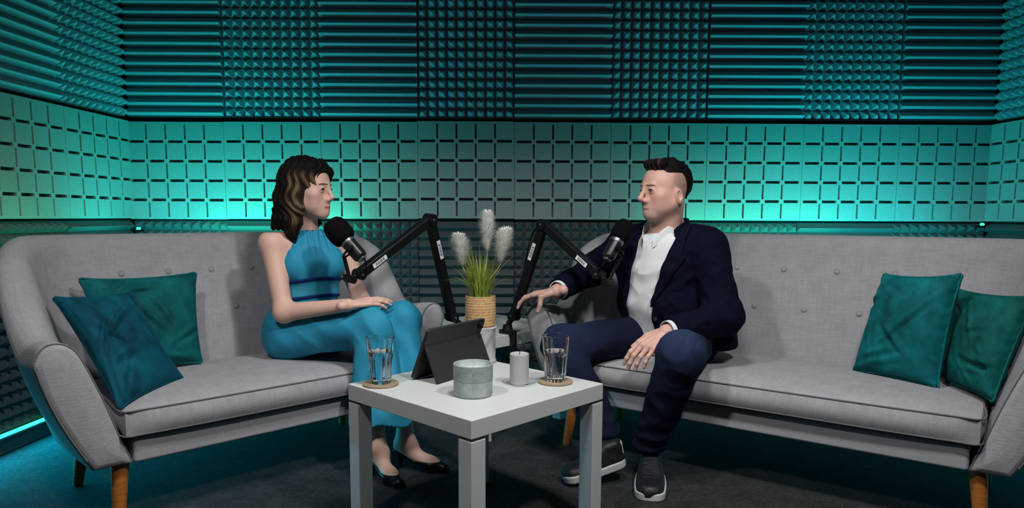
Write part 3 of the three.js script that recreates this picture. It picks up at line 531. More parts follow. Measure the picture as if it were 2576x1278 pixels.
function boomArm(label, mlabel, o) {
  const t = thing('boom_arm', label, 'microphone arm', o.clamp.toArray());
  const rel = p => p.clone().sub(o.clamp), base = rel(o.base), elb = rel(o.elbow), end = rel(o.end), cam = camera.position.clone().sub(o.elbow).normalize();
  // clamp on the table edge: jaw above and below, screw and knob
  const n = o.out, up = V(0, 1, 0), C = (q, y) => n.clone().multiplyScalar(q).add(V(0, y, 0));
  part('clamp', soup([bar(C(-0.055, 0.009), C(0.022, 0.009), 0.036, 0.016, 0.003), bar(C(0.014, 0.012), C(0.014, -0.095), 0.016, 0.036, 0.003, n.clone().negate()), bar(C(0.02, -0.090), C(-0.045, -0.090), 0.034, 0.014, 0.003), cyl(C(-0.028, -0.052), C(-0.028, -0.125), 0.006), cyl(C(-0.028, -0.0515), C(-0.028, -0.058), 0.015)]), M.black, t);
  part('clamp_knob', soup([cyl(C(-0.028, -0.112), C(-0.028, -0.135), 0.018, 0.015, 14)]), M.blackMatte, t);
  part('swivel_base', soup([cyl(C(-0.018, 0.016), C(-0.018, 0.040), 0.024, 0.019, 28), cyl(C(-0.018, 0.04), base, 0.012)]), M.black, t);
  const ax = elb.clone().sub(base).cross(end.clone().sub(elb)).normalize(); if (ax.dot(cam) < 0) ax.negate();
  const joint = (p, r, h) => part('joint', soup([cyl(p.clone().addScaledVector(ax, -h), p.clone().addScaledVector(ax, h), r, r, 28)]), M.black, t);
  part('lower_arm', bar(base, elb, 0.040, 0.034, 0.009, ax), M.black, t); part('upper_arm', bar(elb, end, 0.040, 0.034, 0.009, ax), M.black, t);
  for (const [p, r] of [[base, 0.021], [elb, 0.0235], [end, 0.019]]) { const j = joint(p, r, 0.022); part('bolt', cyl(p.clone().addScaledVector(ax, 0.021), p.clone().addScaledVector(ax, 0.025), 0.0055, 0.0045), M.steel, j); }
  part('adjuster', soup([cyl(end, rel(o.tip), 0.011, 0.010), cyl(rel(o.tip).addScaledVector(ax, -0.022), rel(o.tip).addScaledVector(ax, 0.026), 0.015, 0.015, 18)]), M.black, t);
  for (const [a, b, s0, s1] of [[base, elb, o.lab[0], o.lab[1]], [elb, end, o.lab[2], o.lab[3]]]) { const p = a.clone().lerp(b, s0), q = a.clone().lerp(b, s1), m = part('brand_label', plate(p, q, ax, 0.018, 0.0205), logoM, t, 'small white printed label'); }
  part('cable', tube(o.cable.map(rel), 0.0035, 60, 8), M.blackMatte, t);
  // the microphone hangs in a yoke at the arm's end
  const head = o.head, tail = o.tail, m = thing('microphone', mlabel, 'microphone', tail.toArray()), D = head.clone().sub(tail).normalize(), L = head.distanceTo(tail), q = D.clone();
  const sd = o.yoke.clone().sub(o.yoke.clone().projectOnVector(D)).normalize(), pt = (s, r = 0) => D.clone().multiplyScalar(s).addScaledVector(sd, r);
  const fz = o.foam ?? 1, spin = prof => lathe(prof, 36).applyQuaternion(new THREE.Quaternion().setFromUnitVectors(V(0, 1, 0), D));
  part('body', spin([[0, -0.004], [0.018, -0.004], [0.0245, 0.002], [0.0265, 0.010], [0.0265, 0.086], [0.025, 0.090], [0, 0.092]]), std(lin(0.018, 0.02, 0.021), 0.32, { metalness: 0.4 }), m);
  part('rear_cap', spin([[0, -0.010], [0.013, -0.010], [0.016, -0.006], [0.019, -0.002], [0, 0]]), M.steel, m);
  part('grey_band', spin([[0.0267, 0.070], [0.0275, 0.072], [0.0275, 0.082], [0.0267, 0.084]]), std(lin(0.22, 0.23, 0.24), 0.35, { metalness: 0.8 }), m);
  part('foam_windscreen', (() => { const g = spin([[0, 0.080], [0.024, 0.080], [0.0325, 0.086], [0.0375, 0.100], [0.0385, 0.120], [0.0375, 0.140], [0.034, 0.156], [0.026, 0.168], [0.012, 0.174], [0, 0.175]].map(([r, y]) => [r * fz, 0.08 + (y - 0.08) * Math.sqrt(fz) * 0.95])); const p = g.attributes.position; for (let i = 0; i < p.count; i++) { const x = p.getX(i), y = p.getY(i), z = p.getZ(i), k = 1 + 0.012 * noise(x * 400, y * 400, z * 400); p.setXYZ(i, x * k, y * k, z * k); } return g; })(), M.blackFoam, m);
  const yx = D.clone().cross(sd).normalize(), Y = [];
  for (let i = 0; i <= 12; i++) { const a = Math.PI * i / 12; Y.push(pt(0.045).addScaledVector(yx, 0.034 * Math.cos(a)).addScaledVector(sd, 0.048 * Math.sin(a) * 1.0)); }
  part('yoke', soup([tube(Y, 0.0042, 40, 8), cyl(pt(0.045, 0.046), o.tip.clone().sub(tail), 0.007)]), M.black, m);
  for (const k of [-1, 1]) part('yoke_knob', cyl(pt(0.045).addScaledVector(yx, k * 0.027), pt(0.045).addScaledVector(yx, k * 0.046), 0.0105, 0.0095, 20), M.black, m);
}
boomArm('black jointed boom arm at left, reaching towards the woman', 'black microphone with foam windscreen in front of the woman', {
  clamp: V(1.652, TY, 0.698), out: V(-0.7071, 0, 0.7071), base: V(1.628, 0.525, 0.700), elbow: V(1.554, 0.943, 0.85), end: V(1.318, 0.742, 1.10), tip: V(1.287, 0.727, 1.12), lab: [0.62, 0.80, 0.68, 0.86],
  foam: 1.22, tail: V(1.334, 0.806, 1.135), head: V(1.245, 0.905, 1.115), yoke: V(-0.1, -1, 0.1), cable: [V(1.329, 0.818, 1.135), V(1.35, 0.79, 1.13), V(1.345, 0.755, 1.10), V(1.40, 0.800, 1.02), V(1.50, 0.890, 0.905), V(1.560, 0.925, 0.83), V(1.600, 0.75, 0.755), V(1.640, 0.56, 0.68)],
});
boomArm('black jointed boom arm at right, reaching towards the man', 'black microphone with foam windscreen in front of the man', {
  clamp: V(1.880, TY, 0.696), out: V(0.7071, 0, 0.7071), base: V(1.895, 0.528, 0.680), elbow: V(2.016, 0.922, 0.75), end: V(2.222, 0.733, 0.965), tip: V(2.254, 0.706, 1.0), lab: [0.62, 0.80, 0.66, 0.84],
  tail: V(2.247, 0.800, 1.02), head: V(2.305, 0.900, 0.985), yoke: V(0.1, -1, 0), cable: [V(2.246, 0.798, 1.02), V(2.225, 0.77, 1.02), V(2.215, 0.75, 0.98), V(2.15, 0.82, 0.90), V(2.06, 0.895, 0.80), V(1.985, 0.905, 0.725), V(1.93, 0.70, 0.68), V(1.89, 0.55, 0.66)],
});

// ---------------------------------------------------------------- people
const dotv = (a, b) => a[0] * b[0] + a[1] * b[1] + a[2] * b[2];
const nrm = a => { const l = Math.hypot(...a); return a.map(v => v / l); };
const crs = (a, b) => [a[1] * b[2] - a[2] * b[1], a[2] * b[0] - a[0] * b[2], a[0] * b[1] - a[1] * b[0]];
const add = (a, ...r) => { const o = [...a]; for (const [v, k] of r) for (let i = 0; i < 3; i++) o[i] += v[i] * k; return o; };
const bone = (a, b, ra, rb = ra) => [...a, ...b, ra, rb];
const inflate = (list, e) => list.map(b => [...b.slice(0, 6), b[6] + e, b[7] + e]);
function basis(fwd, up = [0, 1, 0]) { const F = nrm(fwd), X = nrm(crs(up, F)), U = crs(F, X); return { F, X, U }; }
function local(origin, B, s = 1) { return { to: (x, y, z) => { const p = [x - origin[0], y - origin[1], z - origin[2]]; return [dotv(p, B.X) / s, dotv(p, B.U) / s, dotv(p, B.F) / s]; }, from: (a, b, c) => add(origin, [B.X, a * s], [B.U, b * s], [B.F, c * s]), dir: (a, b, c) => add([0, 0, 0], [B.X, a], [B.U, b], [B.F, c]) }; }

function headField(L, s, o) {          // skull, jaw, brow, nose, lips, sockets and ears in the head's own frame (x: own left, y: up, z: forward)
  const n = o.nose, j = o.jaw, cr = ell(0, 0.032, -0.014, 0.073, 0.078, 0.089), fa = ell(0, -0.026, 0.020, 0.062 * j, 0.077, 0.066), fo = ell(0, 0.038, 0.032, 0.058, 0.048, 0.049);
  const soft = bones([bone([0.046 * j, -0.046, 0.002], [0.018 * j, -0.087, 0.058], 0.022, 0.018), bone([-0.046 * j, -0.046, 0.002], [-0.018 * j, -0.087, 0.058], 0.022, 0.018), bone([0, -0.090, 0.066], [0, -0.086, 0.066], 0.018, 0.018), bone([0.042, -0.020, 0.050], [0.034, -0.055, 0.048], 0.0225, 0.022), bone([-0.042, -0.020, 0.050], [-0.034, -0.055, 0.048], 0.0225, 0.022), bone([0, -0.064, 0.062], [0, -0.072, 0.062], 0.0255, 0.025)], 0.022);
  const brow = bones([bone([-0.034, 0.022, 0.074], [-0.008, 0.020, 0.083], 0.009, 0.008), bone([0.034, 0.022, 0.074], [0.008, 0.020, 0.083], 0.009, 0.008)], 0.01);
  const nose = bones([bone([0, 0.017, 0.0865], [0, -0.025, 0.101 + 0.008 * n], 0.0070, 0.0083 * (0.7 + 0.3 * n)), bone([0, -0.027, 0.099 + 0.008 * n], [0, -0.032, 0.095 + 0.008 * n], 0.0086, 0.008), bone([0.010, -0.035, 0.092], [0.012, -0.034, 0.086], 0.0075, 0.008), bone([-0.010, -0.035, 0.092], [-0.012, -0.034, 0.086], 0.0075, 0.008)], 0.010);
  const q = o.lips, lips = bones([bone([-0.022, -0.0645, 0.0765], [0, -0.0615, 0.0865], 0.0035, 0.0052 * q), bone([0.022, -0.0645, 0.0765], [0, -0.0615, 0.0865], 0.0035, 0.0052 * q)], 0.004), lip2 = bones([bone([-0.019, -0.067, 0.0765], [0, -0.0718, 0.0852], 0.0035, 0.0060 * q), bone([0.019, -0.067, 0.0765], [0, -0.0718, 0.0852], 0.0035, 0.0060 * q)], 0.004);
  return (x, y, z) => {
    const [a, b, c] = L.to(x, y, z), m = Math.abs(a);
    let d = smin(smin(cr(a, b, c), fa(a, b, c), 0.035), fo(a, b, c), 0.03);
    if (d > 0.09) return d * s;
    d = smin(d, soft(a, b, c), 0.024); d = smin(d, brow(a, b, c), 0.014);
    d = smax(d, -(Math.hypot(m - 0.031, b - 0.004, c - 0.0990) - 0.0140), 0.016); const ex = m - 0.031, lid = Math.hypot(ex, b - 0.003, c - 0.0742) - 0.0146, open = Math.abs(b - 0.0022 + 12 * ex * ex) - 0.0052 * (1 - (ex / 0.0125) ** 2); d = smin(d, lid, 0.006); if (c > 0.074) d = smax(d, -Math.max(open, Math.abs(ex) - 0.0125, 0.0112 - lid - 0.0146), 0.0012);
    d = smin(d, nose(a, b, c), 0.014);
    d = smin(d, Math.min(lips(a, b, c), lip2(a, b, c)), 0.003);
    const e0 = m - 0.0775, e1 = b + 0.020, e2 = c + 0.010 - 0.2 * e1, ear = Math.max(Math.hypot(e0 / 0.0095, e1 / 0.031, e2 / 0.018) - 1, -(Math.hypot((m - 0.088) / 0.009, (b + 0.018) / 0.019, (e2 - 0.001) / 0.0105) - 1)) * 0.009;
    d = smin(d, ear, 0.006);
    return d * s;
  };
}
function eyesAndBrows(parent, L, s, irisCol, browCol, browH, field) {
  const place = (g, p) => g.applyMatrix4(new THREE.Matrix4().makeBasis(V(...L.dir(1, 0, 0)).multiplyScalar(s), V(...L.dir(0, 1, 0)).multiplyScalar(s), V(...L.dir(0, 0, 1)).multiplyScalar(s)).setPosition(...L.from(...p)));
  for (const k of [-1, 1]) {
    const g = new THREE.SphereGeometry(0.0127, 28, 20), C = []; g.rotateX(Math.PI / 2);
    const P = g.attributes.position; for (let i = 0; i < P.count; i++) { const r = Math.hypot(P.getX(i), P.getY(i)), f = P.getZ(i) > 0; C.push(...(f && r < 0.0028 ? [0.004, 0.004, 0.004] : f && r < 0.0076 ? irisCol : [0.20, 0.185, 0.18])); }
    g.setAttribute('color', new THREE.Float32BufferAttribute(C, 3));
    const e = part('eye', place(g, [k * 0.031, 0.003, 0.0742]), std(0xffffff, 0.15, { vertexColors: true }), parent);
    const lid = []; for (let i = 0; i <= 8; i++) { const a = lerp(-0.95, 0.95, i / 8); lid.push(V(k * 0.031 + 0.0135 * Math.sin(a), 0.0062 + 0.0016 * Math.cos(a), 0.0742 + 0.0142 * Math.cos(a))); }
    part('eyelashes', place(tube(lid, 0.0010, 24, 5), [0, 0, 0]), std(lin(0.01, 0.007, 0.006), 0.9), e);
    const br = []; for (let i = 0; i <= 8; i++) { const t = i / 8; const a = k * lerp(0.011, 0.046, t), b = 0.0225 + browH * Math.sin(t * 2.2) - 0.004 * t; let c = 0.12; for (; c > 0.03; c -= 0.0005) if (field(...L.from(a, b, c)) < 0) break; br.push(V(a, b, c - 0.0010)); }
    part('eyebrow', place(tube(br, 0.0024, 24, 6), [0, 0, 0]), std(browCol, 0.95), parent);
  }
}
function handBones(w, d, n, th, s, curl, thumb, spread = 0.06) {
  d = nrm(d); n = nrm(add(n, [d, -dotv(n, d)])); th = nrm(add(add(th, [d, -dotv(th, d)]), [n, -dotv(th, n)]));
  const out = [], R = [0.0088, 0.0078, 0.0070, 0.0058], base = [[0.092, 0.027], [0.096, 0.007], [0.090, -0.013], [0.081, -0.031]], len = [[0.043, 0.026, 0.021], [0.047, 0.029, 0.022], [0.043, 0.027, 0.021], [0.034, 0.020, 0.018]];
  base.forEach(([a, b], i) => {
    let p = add(w, [d, a * s], [th, b * s], [n, (i === 1 || i === 2 ? 0.004 : 0) * s]);
    out.push(bone(add(w, [d, 0.004 * s], [th, b * 0.42 * s]), p, 0.0128 * s, 0.0112 * s));
    let ang = 0; const sp = (1.5 - i) * spread, k = i === 3 ? 0.9 : 1;
    len[i].forEach((l, q) => { ang += curl[i][q]; const f = add([0, 0, 0], [d, Math.cos(ang)], [n, -Math.sin(ang)], [th, sp]), e = add(p, [nrm(f), l * s]); out.push(bone(p, e, R[q] * s * k * 1.06, R[q + 1] * s * k * 1.06)); p = e; });
  });
  const t0 = add(w, [d, 0.014 * s], [th, 0.020 * s], [n, -0.004 * s]), t1 = add(w, [d, 0.046 * s], [th, 0.044 * s], [n, -0.012 * s]), D = nrm(add([0, 0, 0], [d, thumb[0]], [th, thumb[1]], [n, thumb[2]])), t2 = add(t1, [D, 0.032 * s]), t3 = add(t2, [nrm(add(D, [d, 0.2])), 0.026 * s]);
  out.push(bone(t0, t1, 0.0150 * s, 0.0118 * s), bone(t1, t2, 0.0108 * s, 0.0095 * s), bone(t2, t3, 0.0095 * s, 0.0072 * s));
  out.push(bone(add(w, [d, -0.03 * s]), add(w, [d, 0.03 * s]), 0.0195 * s, 0.017 * s));
  return out;
}
const handMesh = (list, extra, cell = 0.0026) => { const all = [...list, ...extra], [lo, hi] = boundsOf(list, 0.006); return isoMesh(bones(all, 0.0048), lo, hi, cell); };
function withColour(g, fn) { const P = g.attributes.position, C = new Float32Array(P.count * 3); for (let i = 0; i < P.count; i++) C.set(fn(P.getX(i), P.getY(i), P.getZ(i)), i * 3); g.setAttribute('color', new THREE.BufferAttribute(C, 3)); return g; }
function joinIndexed(list) { return mergeGeometries(list.map(g => { for (const k of Object.keys(g.attributes)) if (!['position', 'normal', 'uv', 'color'].includes(k)) g.deleteAttribute(k); return g; })); }
const mixc = (a, b, t) => [lerp(a[0], b[0], t), lerp(a[1], b[1], t), lerp(a[2], b[2], t)];
const ridges = (x, y, z, f) => { const v = noise(x * f, y * f, z * f); return 1 - Math.abs(v) * 2; };

// ---- the woman: teal sleeveless jumpsuit, legs together, right hand on her knee
{
  const t = thing('person', 'woman with wavy brown hair in a teal sleeveless jumpsuit, sitting with hands on knee', 'person', [0, 0, 0]);
  const skin = [0.71, 0.435, 0.35], skinM = phys(0xffffff, 0.55, { vertexColors: true, sheen: 0.15, sheenRoughness: 0.5 }); t.userData.skinMat = std(lin(...skin), 0.55);
  const f = nrm([0.66, 0, 0.75]), sd = [f[2], 0, -f[0]];
  const P = [1.055, 0.49, 0.885], W = [1.062, 0.635, 0.885], C = [1.070, 0.765, 0.885], N = [1.072, 0.880, 0.885], H = [1.086, 1.054, 0.925], HS = 0.99;
  const hipR = add(P, [sd, -0.08]), hipL = add(P, [sd, 0.08]), shR = add(N, [sd, -0.150], [[0, 1, 0], -0.030]), shL = add(N, [sd, 0.150], [[0, 1, 0], -0.030]);
  const elR = [1.022, 0.592, 1.055], wrR = [1.285, 0.632, 1.135], elL = [1.262, 0.600, 0.810], wrL = [1.325, 0.592, 0.945];
  const knR = [1.368, 0.545, 1.105], knL = [1.458, 0.555, 0.990], anR = [1.390, 0.115, 1.195], anL = [1.480, 0.115, 1.105];
  const headB = basis([0.965, -0.01, 0.235], [0.03, 1, 0.0]), HL = local(H, headB, HS), hf = headField(HL, HS, { nose: 0.6, jaw: 0.93, lips: 1.1 });
  const torso = [bone(add(P, [sd, -0.07]), add(P, [sd, 0.07]), 0.088), bone(add(W, [sd, -0.036]), add(W, [sd, 0.036]), 0.074), bone(add(C, [sd, -0.048]), add(C, [sd, 0.048]), 0.080), bone(P, W, 0.085, 0.08), bone(W, C, 0.078, 0.082), bone(add(N, [sd, -0.085], [[0, 1, 0], -0.045]), add(N, [sd, 0.085], [[0, 1, 0], -0.045]), 0.048), bone(add(C, [sd, -0.062], [f, 0.045]), add(C, [sd, -0.060], [f, 0.052]), 0.052), bone(add(C, [sd, 0.062], [f, 0.045]), add(C, [sd, 0.060], [f, 0.052]), 0.052), bone(C, add(N, [[0, 1, 0], -0.05]), 0.078, 0.055)];
  const neck = [bone(add(N, [[0, 1, 0], -0.03]), add(H, [headB.F, -0.012], [headB.U, -0.05]), 0.045, 0.042)];
  const arms = [bone(add(shR, [sd, 0.05]), shR, 0.048, 0.043), bone(shR, elR, 0.043, 0.034), bone(elR, wrR, 0.036, 0.0235), bone(add(shL, [sd, -0.05]), shL, 0.048, 0.043), bone(shL, elL, 0.043, 0.034), bone(elL, wrL, 0.036, 0.0235)];
  const legs = [bone(hipR, knR, 0.078, 0.050), bone(knR, anR, 0.048, 0.030), bone(hipL, knL, 0.078, 0.050), bone(knL, anL, 0.048, 0.030)];
  const footR = [bone(anR, add(anR, [[0.02, -0.02, 0.0], 1]), 0.030, 0.028), bone(add(anR, [[-0.01, -0.03, -0.025], 1]), add(anR, [[0.06, -0.085, 0.065], 1]), 0.027, 0.026), bone(add(anR, [[0.06, -0.085, 0.065], 1]), add(anR, [[0.095, -0.095, 0.105], 1]), 0.024, 0.016)];
  const footL = [bone(anL, add(anL, [[0.02, -0.02, 0.0], 1]), 0.030, 0.028), bone(add(anL, [[-0.02, -0.03, -0.015], 1]), add(anL, [[0.10, -0.085, 0.030], 1]), 0.027, 0.026), bone(add(anL, [[0.10, -0.085, 0.030], 1]), add(anL, [[0.15, -0.095, 0.045], 1]), 0.024, 0.016)];
  const body = [...torso, ...neck, ...arms, ...legs, ...footR, ...footL], bf = bones(body, 0.03);
  const hR = handBones(wrR, [0.83, 0.10, -0.50], [0.02, 0.97, 0.22], [-0.53, 0, -0.83], 0.90, [[0.10, 0.2, 0.15], [0.12, 0.25, 0.15], [0.15, 0.25, 0.2], [0.2, 0.3, 0.2]], [0.8, 0.5, -0.2], 0.05);
  const hL = handBones(wrL, [0.75, 0.05, 0.30], [0.0, 0.98, 0.1], [0.3, 0, -0.8], 0.90, [[0.3, 0.5, 0.3], [0.3, 0.5, 0.3], [0.35, 0.5, 0.3], [0.4, 0.5, 0.3]], [0.8, 0.5, -0.2]);
  const neckTop = add(N, [[0, 1, 0], 0.012])[1];
  const main = isoMesh((x, y, z) => smax(bf(x, y, z), y - neckTop, 0.004), [0.82, -0.01, 0.66], [1.68, 1.0, 1.36], 0.0085);
  const headF = (x, y, z) => smax(smin(hf(x, y, z), bf(x, y, z), 0.022), neckTop - 0.012 - y, 0.002);
  const headG = isoMesh(headF, add(H, [[1, 1, 1], -0.155]), add(H, [[1, 1, 1], 0.15]), 0.0019);
  const hands = [handMesh(hR, [arms[2]]), handMesh(hL, [arms[5]])];
  const tone = (x, y, z) => {
    const [a, b, c] = HL.to(x, y, z); let col = skin;
    const lip = sstep(0.0085, 0.003, Math.abs(b + 0.0665)) * sstep(0.025, 0.018, Math.abs(a)) * sstep(0.072, 0.079, c); col = mixc(col, [0.50, 0.13, 0.12], lip * 0.9);
    const slit = sstep(0.0016, 0.0004, Math.abs(b + 0.0663)) * sstep(0.022, 0.016, Math.abs(a)) * sstep(0.072, 0.078, c); col = mixc(col, [0.12, 0.02, 0.02], slit);
    const ch = Math.exp(-((Math.abs(a) - 0.04) ** 2 + (b + 0.025) ** 2 + (c - 0.07) ** 2) / 0.0007); col = mixc(col, [0.64, 0.31, 0.27], 0.5 * ch);
    return col;
  };
  part('body', withColour(joinIndexed([main, headG, ...hands]), tone), skinM, t);
  eyesAndBrows(t, HL, HS, [0.05, 0.03, 0.018], lin(0.03, 0.018, 0.013), 0.004, hf);
  // jumpsuit
  const silk = (r, g, b) => phys(lin(r, g, b), 0.68, { specularIntensity: 0.35, sheen: 0.2, sheenRoughness: 0.5, sheenColor: lin(0.05, 0.3, 0.4), side: THREE.DoubleSide });
  const teal = silk(0.026, 0.27, 0.43), navy = silk(0.004, 0.02, 0.12);
  const T = local(N, { X: sd.map(v => v), U: [0, 1, 0], F: f });
  const tf = bones(inflate(torso, 0.009), 0.045), neckF = bones(inflate(neck, 0.008), 0.01);
  const topField = (x, y, z) => {
    const [a, b, c] = T.to(x, y, z);
    let d = smin(tf(x, y, z), smax(neckF(x, y, z), b - 0.022, 0.006), 0.03);
    const edge = lerp(0.058, 0.150, Math.pow(sstep(0.02, -0.15, b), 0.8));
    d = smax(d, (Math.abs(a) - edge) * 0.8, 0.008);
    d = smax(d, b - 0.020, 0.004); d = smax(d, -0.335 - b, 0.01);
    const pleat = 0.0035 * Math.sin(a * 260 + 3 * noise(a * 20, b * 8, 1)) * sstep(-0.10, 0.0, b) * sstep(0.03, 0.06, c) + 0.004 * noise(x * 14, y * 9, z * 14) + 0.003 * ridges(x, y * 0.6, z, 16) * sstep(-0.08, -0.2, b);
    return d - pleat;
  };
  part('halter_top', isoMesh(topField, [0.86, 0.48, 0.70], [1.28, 0.93, 1.08], 0.0062), teal, t);
  const band = (y0, y1, e) => { const bfld = bones(inflate(torso, e), 0.045); return isoMesh((x, y, z) => { const [a, b] = T.to(x, y, z), dip = 0.016 * Math.cos(a * 11); return smax(bfld(x, y, z), Math.abs(b - dip - (y0 + y1) / 2) - (y1 - y0) / 2, 0.003); }, [0.88, 0.58, 0.72], [1.26, 0.78, 1.08], 0.005); };
  part('waist_sash', band(-0.250, -0.182, 0.0155), silk(0.035, 0.27, 0.39), t, 'paler wide sash at the waist');
  part('belt', band(-0.190, -0.176, 0.0190), navy, t, 'dark blue upper edge of the sash'); part('belt', band(-0.256, -0.243, 0.0190), navy, t, 'dark blue lower edge of the sash');
  const hemR = 0.205, trR = [bone(add(P, [sd, -0.07]), add(P, [sd, 0.07]), 0.100), bone(add(P, [[0, 1, 0], 0.06], [sd, -0.04]), add(P, [[0, 1, 0], 0.06], [sd, 0.04]), 0.086), bone(hipR, knR, 0.090, 0.063), bone(hipL, knL, 0.090, 0.063), bone(knR, [1.392, 0.17, 1.175], 0.061, 0.098), bone(knL, [1.485, 0.17, 1.085], 0.061, 0.098)];
  const trf = bones(trR, 0.035);
  const trousers = (x, y, z) => {
    let d = trf(x, y, z); d = smax(d, hemR - 0.03 * (z - 1.1) - y, 0.006); d = smax(d, y - 0.655, 0.01);
    const low = sstep(0.55, 0.40, y) * sstep(1.22, 1.30, x + 0.4 * (0.55 - y)); const an = Math.atan2(z - (x < 1.44 - 0.5 * (z - 1.1) ? 1.15 : 1.05), x - 1.42);
    return d - low * 0.010 * Math.sin(an * 7 + 2 * noise(x * 5, y * 4, z * 5)) - 0.006 * noise(x * 11, y * 11, z * 11) - 0.009 * ridges(x + y * 0.7, y * 0.5, z - 0.4 * x, 8) * (1 - 0.7 * low);
  };
  const tg = part('trousers', isoMesh(trousers, [0.86, 0.15, 0.70], [1.66, 0.68, 1.36], 0.0075), teal, t);
  // pumps
  const shoeM = std(lin(0.006, 0.006, 0.007), 0.28);
  for (const [an, ft] of [[anR, footR], [anL, footL]]) {
    const ff = bones(inflate(ft.slice(1), 0.0055), 0.02), toe = ft[2].slice(3, 6), heel = [an[0] - 0.025, 0.05, an[2] - 0.02], [lo, hi] = boundsOf(inflate(ft.slice(1), 0.02), 0.01); lo[1] = 0.0;
    const cutY = p => lerp(an[1] - 0.025, 0.045, clamp(Math.hypot(p[0] - heel[0], p[2] - heel[2]) / 0.09, 0, 1));
    part('shoe', isoMesh((x, y, z) => smax(smax(ff(x, y, z), y - cutY([x, y, z]), 0.004), 0.004 - y, 0.003), lo, hi, 0.004), shoeM, t);
    part('shoe_heel', cyl(V(an[0] - 0.024, 0.07, an[2] - 0.022), V(an[0] - 0.022, 0.0, an[2] - 0.018), 0.017, 0.006, 14), shoeM, t);
  }
  // hair: a cap with wavy locks to the shoulders
  const locks = [];
  const chain = (pts, r) => { for (let i = 0; i + 1 < pts.length; i++) locks.push(bone(pts[i], pts[i + 1], r[i], r[i + 1])); };
  for (const k of [-1, 1]) {
    chain([[k * 0.012, 0.104, 0.052], [k * 0.050, 0.088, 0.038], [k * 0.074, 0.044, 0.010], [k * 0.081, -0.015, -0.006], [k * 0.081, -0.075, -0.006], [k * 0.074, -0.125, -0.014], [k * 0.070, -0.160, -0.022]], [0.014, 0.020, 0.024, 0.026, 0.027, 0.024, 0.010]);
    chain([[k * 0.036, 0.090, -0.030], [k * 0.070, 0.030, -0.036], [k * 0.076, -0.050, -0.044], [k * 0.068, -0.110, -0.050], [k * 0.060, -0.155, -0.052]], [0.025, 0.030, 0.034, 0.032, 0.012]);
    chain([[k * 0.030, 0.045, -0.072], [k * 0.045, -0.030, -0.082], [k * 0.050, -0.090, -0.084], [k * 0.055, -0.128, -0.096], [k * 0.058, -0.145, -0.118]], [0.030, 0.034, 0.030, 0.022, 0.010]);
  }
  chain([[0, 0.04, -0.072], [0, -0.05, -0.080], [0, -0.11, -0.075], [0, -0.15, -0.070]], [0.035, 0.036, 0.032, 0.015]);
  chain([[-0.070, -0.12, -0.03], [-0.072, -0.165, -0.034], [-0.066, -0.195, -0.020]], [0.024, 0.018, 0.006]);
  chain([[0.020, 0.102, 0.052], [0.050, 0.074, 0.062], [0.068, 0.024, 0.046]], [0.014, 0.018, 0.012]);
  const lf = bones(locks, 0.022), cap = ell(0, 0.042, -0.017, 0.084, 0.094, 0.102), faceCut = ell(0, -0.026, 0.112, 0.068, 0.102, 0.086);
  const wave = (a, b, c) => { const q = c + 0.010 * Math.sin(b * 55 + a * 20) + 0.35 * b * sstep(0.05, -0.1, b); return 0.0021 * Math.sin(q * 210 + 4 * noise(a * 9, b * 9, c * 9)) + 0.0014 * Math.sin(q * 560 + a * 90 + 3 * noise(a * 20, b * 8, c * 20)) + 0.005 * noise(a * 24, b * 12, c * 24); };
  const hairF = (x, y, z) => { const [a, b, c] = HL.to(x, y, z); let d = smin(smax(cap(a, b, c), 0.00 - b - 0.5 * (0.05 - c), 0.02), lf(a, b, c), 0.018); if (d > 0.04) return d; d = smax(d, -faceCut(a, b, c), 0.010); return (d - wave(a, b, c)) * 0.85 * HS; };
  const hairTone = (x, y, z) => { const [a, b, c] = HL.to(x, y, z), near = sstep(0.01, -0.05, a) * sstep(-0.038, -0.008, c) * sstep(0.080, 0.040, b) * sstep(-0.17, -0.10, b), q = c + 0.010 * Math.sin(b * 55 + a * 20) + 0.35 * b * sstep(0.05, -0.1, b), st = sstep(-0.35, 0.75, Math.sin(q * 210 + 4 * noise(a * 9, b * 9, c * 9)) + 0.6 * noise(a * 30, b * 8, c * 40)); return mixc([0.006, 0.004, 0.0035], [0.15, 0.095, 0.048], near * (0.12 + 0.88 * st)); };
  part('hair', isoMesh(hairF, add(H, [[1, 1, 1], -0.22]), add(H, [[1, 1, 1], 0.16]), 0.0032, hairTone), phys(0xffffff, 0.7, { vertexColors: true, specularIntensity: 0.35 }), t);
}

